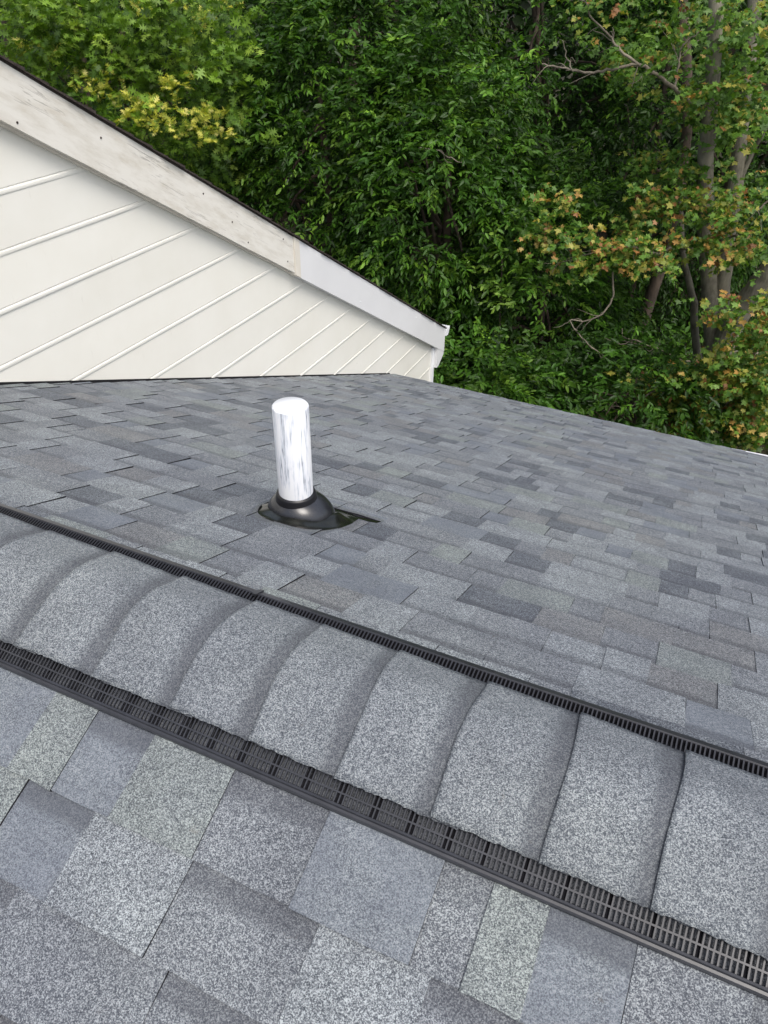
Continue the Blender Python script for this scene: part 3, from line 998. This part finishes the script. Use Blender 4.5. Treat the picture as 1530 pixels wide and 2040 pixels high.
def norm(a):
    return a / np.maximum(np.linalg.norm(a, axis=1, keepdims=True), 1e-9)

def leaf_mesh(name, tmpl, P, X, Z, S, C, mat, parent, origin=None, W=1.0):
    """P positions, X leaf axis, Z normal hint, S size, C colour per leaf"""
    tv, tf = tmpl
    N = len(P)
    X = norm(X)
    Y = norm(np.cross(Z, X))
    Zn = np.cross(X, Y)
    T = tv[None] * S[:, None, None]
    V = P[:, None] + T[..., 0:1] * X[:, None] + T[..., 1:2] * W * Y[:, None] + T[..., 2:3] * Zn[:, None]
    org = np.array(origin if origin is not None else (wloc(parent) if parent else (0, 0, 0)))
    V = (V - org).reshape(-1, 3).astype(np.float32)
    k = len(tv)
    lens = np.array([len(q) for q in tf])
    flat = np.concatenate([np.array(q) for q in tf])
    loops = (flat[None] + (np.arange(N) * k)[:, None]).ravel().astype(np.int32)
    starts0 = np.concatenate([[0], np.cumsum(lens)[:-1]])
    starts = (starts0[None] + (np.arange(N) * lens.sum())[:, None]).ravel().astype(np.int32)
    me = bpy.data.meshes.new(name)
    me.vertices.add(len(V)); me.vertices.foreach_set('co', V.ravel())
    me.loops.add(len(loops)); me.loops.foreach_set('vertex_index', loops)
    me.polygons.add(len(starts)); me.polygons.foreach_set('loop_start', starts)
    me.materials.append(mat)
    a = me.color_attributes.new('leaf', 'FLOAT_COLOR', 'POINT')
    CC = np.concatenate([np.repeat(C, k, axis=0), np.ones((N * k, 1))], axis=1).astype(np.float32)
    a.data.foreach_set('color', CC.ravel())
    me.update(calc_edges=True)
    o = bpy.data.objects.new(name, me)
    col.objects.link(o)
    if parent:
        o.parent = parent
        o.location = Vector(org) - wloc(parent)
    else:
        o.location = org
    return o

def shoots(base, dirs, L, nl, size, droop=0.35, up=0.6, spread=0.8, jit=0.27):
    """leaves set alternately along drooping shoots; returns P, X, Z, S, shoot index"""
    n = len(base)
    dirs = norm(dirs)
    t = np.linspace(0.15, 1.0, nl)[None, :] + rng.uniform(-0.04, 0.04, (n, nl))
    Ln = L * rng.uniform(0.6, 1.25, (n, 1))
    P = base[:, None] + dirs[:, None] * (t * Ln)[..., None]
    P[..., 2] -= droop * (t ** 2) * Ln
    tang = dirs[:, None] * np.ones((1, nl, 1)); tang = tang.copy()
    tang[..., 2] -= 2 * droop * t
    side = np.cross(dirs, np.array([0, 0, 1.0])[None] + rng.normal(0, 0.25, (n, 3)))
    side = norm(side)[:, None] * np.where(np.arange(nl) % 2 == 0, 1, -1)[None, :, None]
    X = tang + side * spread + rng.normal(0, jit, (n, nl, 3))
    X[..., 2] -= 0.25
    Z = np.array([0, 0, up])[None, None] + rng.normal(0, jit * 1.3, (n, nl, 3)) - 0.25 * tang + np.array([0.05, -0.28, 0])
    S = size * rng.uniform(0.45, 1.28, (n, nl))
    idx = np.repeat(np.arange(n), nl)
    return P.reshape(-1, 3), X.reshape(-1, 3), Z.reshape(-1, 3), S.ravel(), idx

def palette(cols, w, n):
    cols = np.array(cols); w = np.array(w, float)
    return cols[rng.choice(len(cols), n, p=w / w.sum())]

def crown_clumps(c, r, n_clump, front=0.75):
    """clump centres over an ellipsoid, more of them on the side that faces the roof"""
    d = rng.normal(0, 1, (n_clump * 3, 3)); d = norm(d)
    keep = rng.uniform(0, 1, len(d)) < np.where(d[:, 1] < 0.25, 1.0, 1 - front)
    d = d[keep][:n_clump]
    # lumpy radius
    ph = rng.uniform(0, 6, 6)
    lump = 1 + 0.20 * np.sin(3 * d[:, 0] + ph[0]) * np.cos(4 * d[:, 2] + ph[1]) + 0.15 * np.sin(7 * d[:, 0] + ph[2]) * np.sin(6 * d[:, 2] + ph[3]) + rng.uniform(-0.16, 0.10, len(d))
    return np.array(c) + d * np.array(r) * lump[:, None], d

def tree_trunk(pts, r0, r1, seg=9, wob=0.02, seed=0, n=5):
    pth = smooth_path(pts, n, wob, seed)
    m = len(pth)
    return tube(pth, [r0 + (r1 - r0) * k / (m - 1) for k in range(m)], seg)

def broadleaf(name, base, c, r, n_clump, label, cols, w, tmpl=LEAF_OVAL, size=0.095, mat='leaf', group=None,
              trunk_r=0.13, shoots_per=11, nl=9, L=0.42, clump_r=0.30, W=1.0, lean=0.0, bark='bark_brown', front=0.75, droop=0.4):
    t = empty(name, base, label, 'tree', group)
    top = (c[0], c[1], c[2] + r[2] * 0.55)
    mid = (base[0] * 0.4 + c[0] * 0.6 + 0.15, base[1] * 0.4 + c[1] * 0.6, (base[2] + c[2]) / 2)
    parts = [tree_trunk([base, mid, top], trunk_r, trunk_r * 0.3, seed=int(abs(c[0] * 10)) + 3)]
    rr_ = random.Random(int(abs(c[0] * 100)))
    for k in range(9):
        f_ = 0.25 + 0.7 * k / 9
        p0 = Vector(base).lerp(Vector(top), f_)
        a = rr_.uniform(0, 2 * math.pi)
        p2 = Vector(c) + Vector((math.cos(a) * r[0], -abs(math.sin(a)) * r[1], rr_.uniform(-0.6, 0.7) * r[2])) * 0.8
        parts.append(tree_trunk([p0, p0.lerp(p2, 0.5) + Vector((0, 0, 0.15)), p2], trunk_r * 0.32, trunk_r * 0.08, 5, 0.03, k, 4))
    obj('trunk', *join(parts), M[bark], t, smooth=True)
    cc, dd = crown_clumps(c, r, n_clump, front)
    nC = len(cc)
    d2 = norm(rng.normal(0, 1, (nC, shoots_per, 3)).reshape(-1, 3))
    dirs = norm(np.repeat(dd, shoots_per, axis=0) * 0.9 + d2 * 0.9 + np.array([0, 0, 0.30]))
    base_ = np.repeat(cc, shoots_per, axis=0) + d2 * clump_r * rng.uniform(0.1, 1.0, (nC * shoots_per, 1))
    P, X, Z, S, idx = shoots(base_, dirs, L, nl, size, droop)
    colr = palette(cols, w, nC * shoots_per)
    tone = np.repeat(rng.uniform(0.50, 1.45, nC), shoots_per) * rng.uniform(0.8, 1.2, nC * shoots_per)
    C = colr[idx] * tone[idx][:, None] * rng.uniform(0.75, 1.3, (len(idx), 1))
    o = leaf_mesh('crown', tmpl, P, X, Z, S, C, M[mat], t, W=W)
    tag(o, kind='stuff')
    return t

DG = [(0.024, 0.066, 0.007), (0.040, 0.105, 0.010), (0.068, 0.155, 0.014), (0.120, 0.225, 0.024)]
def px_at(u, v, y):
    p = at(u, v, y)
    return (p.x, p.y, p.z)

def bl(name, u, v, y, r, n_clump, label, base_x=None, **kw):
    c = px_at(u, v, y)
    base = (c[0] if base_x is None else base_x, c[1] + 0.3, GZ)
    kw.setdefault('size', 0.108); kw.setdefault('W', 0.82); kw.setdefault('cols', DG); kw.setdefault('w', [3, 4, 3, 1])
    return broadleaf(name, base, c, r, n_clump, label, **kw)

GRP = 'dense green trees behind the roof'
bl('broadleaf_tree', 640, 330, 11.0, (1.7, 1.5, 2.3), 330, 'dark green broadleaf tree just behind the middle of the sloping fascia', group=GRP)
bl('broadleaf_tree', 880, 420, 10.6, (1.3, 1.3, 2.2), 300, 'bushy green tree rising right above the white gutter end', group=GRP)
bl('broadleaf_tree', 1060, 620, 11.2, (1.4, 1.4, 2.3), 280, 'dark green tree between the gutter end and the maple trunks', group=GRP)
bl('broadleaf_tree', 780, 60, 12.5, (1.9, 1.6, 2.4), 280, 'tall leafy tree at the top middle, behind the other green crowns', group=GRP, w=[4, 4, 2, 1])
bl('broadleaf_tree', 1050, 130, 14.0, (1.9, 1.6, 2.8), 240, 'shaded tree set back left of the bare maple branch', group=GRP, w=[6, 3, 1, 0.2], base_x=-3.2)
bl('broadleaf_tree', 1290, 330, 14.6, (2.0, 1.6, 3.2), 240, 'deeply shaded tree directly behind the maple trunks', group=GRP, w=[6, 3, 1, 0.2])
bl('broadleaf_tree', 1480, 200, 15.5, (2.2, 1.6, 3.4), 200, 'shaded tree at the top right behind the maple', group=GRP, w=[5, 4, 1, 0.3])
bl('shrub', 980, 850, 8.6, (1.0, 0.9, 1.1), 120, 'low leafy shrub showing just past the eave right of the corner board', w=[3, 4, 3, 1], trunk_r=0.05, group='shrubs below the eave')
bl('shrub', 1250, 830, 9.6, (1.2, 0.9, 1.1), 90, 'dark shrub past the eave below the maple branches', w=[6, 3, 1, 0], trunk_r=0.05, group='shrubs below the eave')
bl('broadleaf_tree', 430, 60, 12.6, (1.8, 1.4, 2.4), 230, 'grey green tree behind the yellow tipped oak', group=GRP, w=[4, 3, 2, 1])
bl('broadleaf_tree', 60, 20, 13.5, (2.4, 1.4, 2.2), 200, 'shaded tree in the top left corner behind the oak', group=GRP, w=[5, 3, 1, 0.5])

# pin oak at the left with yellow new shoots
OAKC = [(0.060, 0.125, 0.013), (0.100, 0.190, 0.018), (0.155, 0.265, 0.027), (0.25, 0.36, 0.048)]
oc = px_at(250, 120, 9.4)
oak = broadleaf('oak_tree', (oc[0], oc[1] + 0.2, GZ), (oc[0], oc[1], oc[2] - 0.3), (1.75, 1.2, 1.55), 190,
                'oak at the left above the fascia with bright yellow new leaves', OAKC, [3, 4, 3, 1], LEAF_OAK, 0.12, 'leaf_soft',
                shoots_per=9, nl=7, L=0.32, clump_r=0.26, droop=0.15)
def single_leaves(name, tmpl, P, X, Z, S, C, mat, parent, n_single):
    """the nearest leaves as objects of their own, the rest as one"""
    d = np.linalg.norm(P - np.array(CAM), axis=1) - S * 12
    od = np.argsort(d)
    for i_ in od[:n_single]:
        leaf_mesh(name, tmpl, P[i_:i_ + 1], X[i_:i_ + 1], Z[i_:i_ + 1], S[i_:i_ + 1], C[i_:i_ + 1], mat, parent, origin=P[i_])
    if len(od) > n_single:
        q = od[n_single:]
        tag(leaf_mesh('foliage', tmpl, P[q], X[q], Z[q], S[q], C[q], mat, parent), kind='stuff')

def at_spots(spots, per, rad):
    out = []
    for (u, v, y) in spots:
        c = np.array(px_at(u, v, y))
        out.append(c + rng.normal(0, 1, (per, 3)) * np.array(rad))
    return np.concatenate(out)
yellow_spots = [(60, 100, 8.3), (110, 120, 8.3), (155, 165, 8.2), (205, 190, 8.1), (245, 205, 8.0), (285, 215, 8.0), (335, 190, 8.1), (370, 175, 8.2), (300, 245, 7.9),
                (265, 235, 7.9), (330, 215, 8.0), (395, 225, 8.0), (420, 245, 8.0), (440, 265, 8.0), (380, 265, 8.0), (160, 60, 8.6), (290, 15, 8.6), (380, 15, 8.8), (450, 10, 8.9), (410, 60, 8.9), (350, 265, 8.0), (230, 175, 8.2)]
bs = at_spots(yellow_spots, 7, (0.10, 0.12, 0.06))
dr = norm(np.array([0, -0.25, 0.9]) + rng.normal(0, 0.55, (len(bs), 3)))
P, X, Z, S, idx = shoots(bs, dr, 0.13, 9, 0.095, 0.05, 0.8, 1.2, 0.35)
C = palette([(0.62, 0.60, 0.10), (0.42, 0.46, 0.06), (0.78, 0.72, 0.22), (0.20, 0.30, 0.04)], [3, 3, 1.5, 2], len(P)) * rng.uniform(0.8, 1.15, (len(P), 1))
single_leaves('leaf', LEAF_OAK, P, X, Z, S, C, M['leaf_soft'], oak, 290)
# green skirt of the oak nearer to us
sp2 = [(rng.uniform(20, 480), rng.uniform(-20, 300), rng.uniform(7.9, 9.0)) for _ in range(120)]
sp2 = [(u, v, y) for u, v, y in sp2 if v > (u - 40) * 0.12 - 60 and v < 120 + 0.5 * u + 20]
bs = at_spots(sp2, 6, (0.16, 0.14, 0.10))
dr = norm(np.array([0, -0.4, 0.4]) + rng.normal(0, 0.6, (len(bs), 3)))
P, X, Z, S, idx = shoots(bs, dr, 0.22, 7, 0.13, 0.12, 0.8, 1.0, 0.4)
C = palette(OAKC, [2, 4, 4, 2], len(bs))[idx] * rng.uniform(0.75, 1.25, (len(P), 1))
tag(leaf_mesh('lower_foliage', LEAF_OAK, P, X, Z, S, C, M['leaf_soft'], oak), kind='stuff')

# maple at the right: several grey stems, bare branches, green to orange sprays
mb = at(1440, 760, 11.0)
maple = empty('maple_tree', (mb.x, 11.0, GZ), 'maple at the right with grey forked trunks and orange tinged leaves', 'tree')
YM = 11.0
stems = []
def stem(pts, r0, r1, seg=10, wob=0.012, sd=1, n=5):
    stems.append(tree_trunk([at(u, v, y) for u, v, y in pts], r0, r1, seg, wob, sd, n))
st_root = (1425, 1010, 11.1)
stem([st_root, (1425, 760, 11.05), (1418, 640, 11.0), (1407, 480, 10.95), (1406, 330, 10.9), (1416, 200, 10.9), (1424, 60, 10.9), (1426, -160, 10.9)], 0.13, 0.085, 12)
stem([(1432, 700, 11.1), (1440, 560, 11.05), (1458, 420, 11.1), (1473, 290, 11.15), (1488, 150, 11.2), (1508, -40, 11.2), (1520, -200, 11.3)], 0.115, 0.075, 12, 0.012, 2)
stem([(1420, 960, 10.9), (1445, 700, 10.9), (1475, 620, 10.8), (1530, 545, 10.7), (1620, 420, 10.6), (1700, 200, 10.6)], 0.19, 0.13, 12, 0.015, 3)
stem([(1400, 900, 11.2), (1385, 640, 11.3), (1362, 520, 11.4), (1350, 380, 11.5)], 0.07, 0.03, 8, 0.02, 4)
stem([(1440, 640, 11.2), (1436, 540, 11.3), (1444, 420, 11.3)], 0.07, 0.04, 8, 0.02, 5)
stem([(1472, 370, 11.1), (1500, 300, 11.1), (1530, 250, 11.0), (1580, 150, 11.0)], 0.035, 0.02, 7, 0.01, 6)
tk = obj('trunk', *join(stems), M['bark_grey'], maple, smooth=True)
# branches, each a part
def branch(pts, r0, r1, mat='twig', sd=1, twigs=0, tl=0.35):
    pth = smooth_path([at(u, v, y) for u, v, y in pts], 5, 0.012, sd)
    m = len(pth)
    parts = [tube(pth, [r0 + (r1 - r0) * k / (m - 1) for k in range(m)], 6)]
    r = random.Random(sd * 7)
    for k in range(twigs):
        q = r.randint(m // 4, m - 1)
        p = pth[q]
        d = (pth[q] - pth[max(0, q - 1)]).normalized()
        dd_ = (d + Vector((r.uniform(-1, 1), r.uniform(-0.8, 0.8), r.uniform(-1, 1)))).normalized()
        l_ = tl * r.uniform(0.4, 1.2)
        p1 = p + dd_ * l_ * 0.5 + Vector((0, 0, r.uniform(-.05, .05)))
        p2 = p + dd_ * l_ + Vector((r.uniform(-.1, .1), 0, r.uniform(-.12, .06)))
        parts.append(tube(smooth_path([p, p1, p2], 3, 0.006, k), [0.006, 0.006, 0.005, 0.005, 0.004, 0.003, 0.003][:7], 4))
    return obj('branch', *join(parts), M[mat], maple, smooth=True)
branch([(1398, 235, 10.9), (1372, 205, 10.6), (1345, 175, 10.4), (1300, 145, 10.2), (1272, 128, 10.1), (1210, 140, 10.0), (1165, 145, 9.9), (1120, 135, 9.9), (1080, 128, 9.8)], 0.032, 0.010, 'twig', 1, 10, 0.30)
branch([(1272, 128, 10.1), (1235, 100, 10.0), (1215, 70, 10.0), (1180, 40, 9.9), (1165, 0, 9.9)], 0.020, 0.008, 'twig', 2, 9, 0.35)
branch([(1345, 175, 10.4), (1352, 130, 10.5), (1362, 90, 10.5), (1398, 60, 10.5)], 0.016, 0.007, 'twig', 3, 5)
branch([(1142, 142, 9.9), (1128, 110, 9.9), (1120, 80, 9.9)], 0.011, 0.005, 'twig', 4, 2, 0.12)
branch([(1395, 505, 11.0), (1350, 492, 10.4), (1310, 505, 10.0), (1250, 490, 9.7), (1190, 500, 9.5), (1130, 520, 9.4)], 0.030, 0.008, 'twig', 5, 14, 0.3)
branch([(1440, 480, 11.1), (1470, 470, 10.7), (1500, 500, 10.4), (1560, 480, 10.2)], 0.02, 0.01, 'twig', 6, 12, 0.3)
branch([(1221, 540, 9.5), (1222, 590, 9.4), (1200, 625, 9.3), (1160, 640, 9.3), (1135, 640, 9.2), (1165, 680, 9.2), (1200, 705, 9.2)], 0.014, 0.006, 'twig', 7, 9, 0.22)
branch([(1470, 760, 10.6), (1400, 770, 10.0), (1330, 770, 9.6), (1290, 785, 9.4), (1245, 820, 9.3)], 0.024, 0.008, 'twig', 8, 14, 0.3)
branch([(1480, 680, 10.4), (1380, 720, 9.9), (1300, 690, 9.6), (1240, 670, 9.5)], 0.018, 0.006, 'twig', 9, 10, 0.3)
branch([(1530, 400, 10.8), (1505, 420, 10.7), (1480, 400, 10.7), (1450, 412, 10.6)], 0.014, 0.006, 'twig', 10, 8, 0.3)
branch([(835, 296, 9.3), (870, 300, 9.2), (900, 315, 9.1), (925, 330, 9.1)], 0.012, 0.004, 'twig', 11, 3, 0.15)
branch([(1510, 700, 10.0), (1480, 760, 9.6), (1440, 820, 9.3), (1420, 870, 9.2)], 0.016, 0.006, 'twig', 12, 10, 0.3)

MG = [(0.065, 0.145, 0.018), (0.095, 0.195, 0.023), (0.145, 0.26, 0.035)]
MY = [(0.22, 0.26, 0.040), (0.32, 0.31, 0.055)]
MO = [(0.40, 0.23, 0.055), (0.44, 0.31, 0.085), (0.28, 0.13, 0.045)]
def spray(spots, per, rad, wts, size=0.068, L=0.22, nl=7, name='foliage', single=0):
    bs_ = at_spots(spots, int(per * 1.5), rad)
    size *= 0.82
    dr_ = norm(np.array([-0.15, -0.4, 0.05]) + rng.normal(0, 0.6, (len(bs_), 3)) * np.array([1, 1, 0.5]))
    P, X, Z, S, idx = shoots(bs_, dr_, L, nl, size, 0.15, 0.9, 1.1, 0.38)
    X[:, 2] -= 0.35
    nsh = len(bs_)
    allc = MG + MY + MO
    w_ = [wts[0] * 0.3, wts[0] * 0.45, wts[0] * 0.25, wts[1] * 0.5, wts[1] * 0.5, wts[2] * 0.35, wts[2] * 0.35, wts[2] * 0.3]
    sh = palette(allc, w_, nsh)
    ind = palette(allc, w_, len(P))
    C = np.where(rng.uniform(0, 1, (len(P), 1)) < 0.55, sh[idx], ind) * rng.uniform(0.75, 1.2, (len(P), 1))
    if single:
        single_leaves('leaf', LEAF_MAPLE, P, X, Z, S, C, M['leaf_soft'], maple, single)
    else:
        tag(leaf_mesh(name, LEAF_MAPLE, P, X, Z, S, C, M['leaf_soft'], maple), kind='stuff')
def rnd(n_, u0, u1, v0, v1, y0, y1, f_=None):
    o_ = []
    while len(o_) < n_:
        u, v, y_ = rng.uniform(u0, u1), rng.uniform(v0, v1), rng.uniform(y0, y1)
        if f_ is None or f_(u, v):
            o_.append((u, v, y_))
    return o_
R1 = (0.10, 0.12, 0.055)
# the orange tinged spray in the middle right: its leaves are picked out singly
sp = [(1105, 395, 9.4), (1118, 405, 9.4), (1130, 395, 9.4), (1098, 450, 9.4), (1075, 470, 9.4), (1085, 500, 9.3), (1110, 480, 9.4), (1150, 475, 9.3), (1180, 460, 9.3),
      (1200, 490, 9.3), (1165, 510, 9.2), (1190, 525, 9.2), (1225, 515, 9.3), (1235, 480, 9.4), (1270, 500, 9.4), (1280, 530, 9.4), (1310, 520, 9.5), (1300, 490, 9.5), (1245, 535, 9.3), (1118, 550, 9.3)]
spray(sp, 3, R1, (3.5, 3.5, 3.5), 0.085, 0.17, 6, single=285)
spray(sp, 5, (0.14, 0.15, 0.07), (7, 2.5, 1), 0.085)
spray(rnd(60, 1240, 1540, 380, 520, 9.6, 10.8), 5, R1, (6, 2, 1.6), 0.085)
spray(rnd(26, 1250, 1400, 300, 440, 10.4, 11.3), 5, R1, (9, 1, 0.4), 0.085)
spray(rnd(85, 1150, 1560, -40, 360, 9.8, 12.0, lambda u, v: (u > 1370 or v < 170 and u > 1190 or v < 60) and not (1395 < u < 1440 and 250 < v)), 6, (0.15, 0.15, 0.08), (9, 1.2, 0.35), 0.09)
spray(rnd(95, 1210, 1560, 640, 900, 8.9, 10.2, lambda u, v: u > 1210 + (900 - v) * 0.0 and (v > 690 or u > 1430) and v > 1330 - u * 0.45 + 20 and (v < 700 + (u - 1200) * 1.1)), 6, (0.12, 0.12, 0.06), (7, 3, 0.8), 0.085)
spray(rnd(40, 1430, 1560, 590, 860, 8.9, 9.6), 6, (0.12, 0.12, 0.06), (5, 3, 1.7), 0.085)
spray(rnd(30, 1230, 1440, 740, 850, 9.2, 9.8, lambda u, v: v < 720 + (u - 1200) * 0.7), 4, R1, (5, 3, 1.2), 0.085)
spray(rnd(16, 1390, 1500, 120, 270, 9.9, 10.5), 5, R1, (9, 1, 0.3), 0.085)
# a bright young sapling spray beside the gutter side trees
sap = empty('sapling', px_at(1000, 590, 9.6)[:2] + (GZ,), 'light green young sapling in front of the dark trees', 'tree')
p_top = at(1000, 500, 9.6)
obj('trunk', *tube(smooth_path([(p_top.x, 9.6, GZ), (p_top.x + 0.1, 9.6, (GZ + p_top.z) / 2), p_top], 6, 0.01, 3), [0.03 - 0.0018 * k for k in range(13)], 6), M['bark_brown'], sap)
bs = at_spots([(1050, 430, 9.5), (985, 520, 9.5), (975, 560, 9.5), (1000, 590, 9.4), (1010, 600, 9.4), (950, 540, 9.6), (985, 480, 9.6), (1020, 585, 9.4), (985, 605, 9.4)], 4, (0.08, 0.1, 0.08))
dr = norm(np.array([0, -0.3, 0.7]) + rng.normal(0, 0.5, (len(bs), 3)))
P, X, Z, S, idx = shoots(bs, dr, 0.22, 7, 0.10, 0.2)
C = palette([(0.14, 0.26, 0.035), (0.20, 0.33, 0.045)], [2, 1], len(P)) * rng.uniform(0.8, 1.2, (len(P), 1))
single_leaves('leaf', LEAF_OVAL, P, X, Z, S, C, M['leaf_soft'], sap, 260)

# slender trunks further back in the wood
for k, (u, v0, v1, y, r_, nm) in enumerate([(1238, -60, 800, 13.0, 0.09, 'brown trunk standing in shade left of the maple'), (183, -80, 300, 11.2, 0.10, 'dark trunk at the top left between oak and corner'),
                                    (45, -80, 300, 12.0, 0.08, 'dark trunk in the top left corner'), (1010, -60, 700, 15.2, 0.12, 'dim trunk deep behind the middle crowns'), (700, -80, 500, 15.8, 0.13, 'dim trunk far behind the crown at top middle')]):
    a, b = at(u, v0, y), at(u, v1, y)
    t = empty('tree', (b.x, y, GZ), nm, 'tree')
    top = Vector((a.x, y, a.z + 2.0))
    obj('trunk', *tree_trunk([(b.x, y, GZ), (b.x + 0.1, y, (GZ + top.z) / 2), top], r_ * 1.3, r_ * 0.7, 9, 0.03, k), M['bark_brown'], t, smooth=True)
    cc, dd = crown_clumps((a.x, y, top.z + 0.8), (1.8, 1.5, 1.3), 60, 0.3)
    d2 = norm(rng.normal(0, 1, (len(cc) * 8, 3)))
    P, X, Z, S, idx = shoots(np.repeat(cc, 8, axis=0) + d2 * 0.3, np.repeat(dd, 8, axis=0) + d2, 0.45, 7, 0.13, 0.3)
    C = palette(DG, [5, 3, 1, 0], len(P)) * rng.uniform(0.7, 1.2, (len(P), 1))
    tag(leaf_mesh('crown', LEAF_OVAL, P, X, Z, S, C, M['leaf_far'], t), kind='stuff')

# the wood behind, read as one mass
nW = 80000
xs = rng.uniform(-26, 12, nW)
ys = 17.5 + rng.uniform(0, 9, nW) + 1.2 * np.sin(xs * 0.9)
zs = rng.uniform(GZ, 7.5, nW)
P = np.stack([xs, ys, zs], 1)
X = rng.normal(0, 1, (nW, 3)); X[:, 2] -= 0.5
Z = rng.normal(0, 0.7, (nW, 3)) + np.array([0, -0.5, 0.8])
S = rng.uniform(0.16, 0.34, nW)
C = palette([(0.014, 0.030, 0.008), (0.022, 0.048, 0.011), (0.036, 0.070, 0.014), (0.035, 0.028, 0.016)], [4, 4, 2, 1], nW) * rng.uniform(0.7, 1.2, (nW, 1))
w = leaf_mesh('distant_wood', LEAF_OVAL, P, X, Z, S, C, M['leaf_far'], None, W=1.6)
tag(w, 'dark mass of woodland foliage behind all the trees', 'wood', kind='stuff')
# undergrowth on the ground
nU = 26000
xs = rng.uniform(-14, 6, nU); ys = rng.uniform(7.2, 17, nU)
zs = GZ + rng.uniform(0, 1, nU) ** 2 * (0.5 + 0.9 * (np.sin(xs * 1.7) * np.cos(ys * 1.3) + 1) / 2)
P = np.stack([xs, ys, zs], 1)
X = rng.normal(0, 1, (nU, 3)); Z = rng.normal(0, 0.5, (nU, 3)) + np.array([0, -0.2, 1])
S = rng.uniform(0.08, 0.18, nU)
C = palette(DG, [5, 4, 2, 0.5], nU) * rng.uniform(0.7, 1.2, (nU, 1))
u_ = leaf_mesh('undergrowth', LEAF_OVAL, P, X, Z, S, C, M['leaf_far'], None)
tag(u_, 'low leafy undergrowth covering the ground beneath the trees', 'undergrowth', kind='stuff')
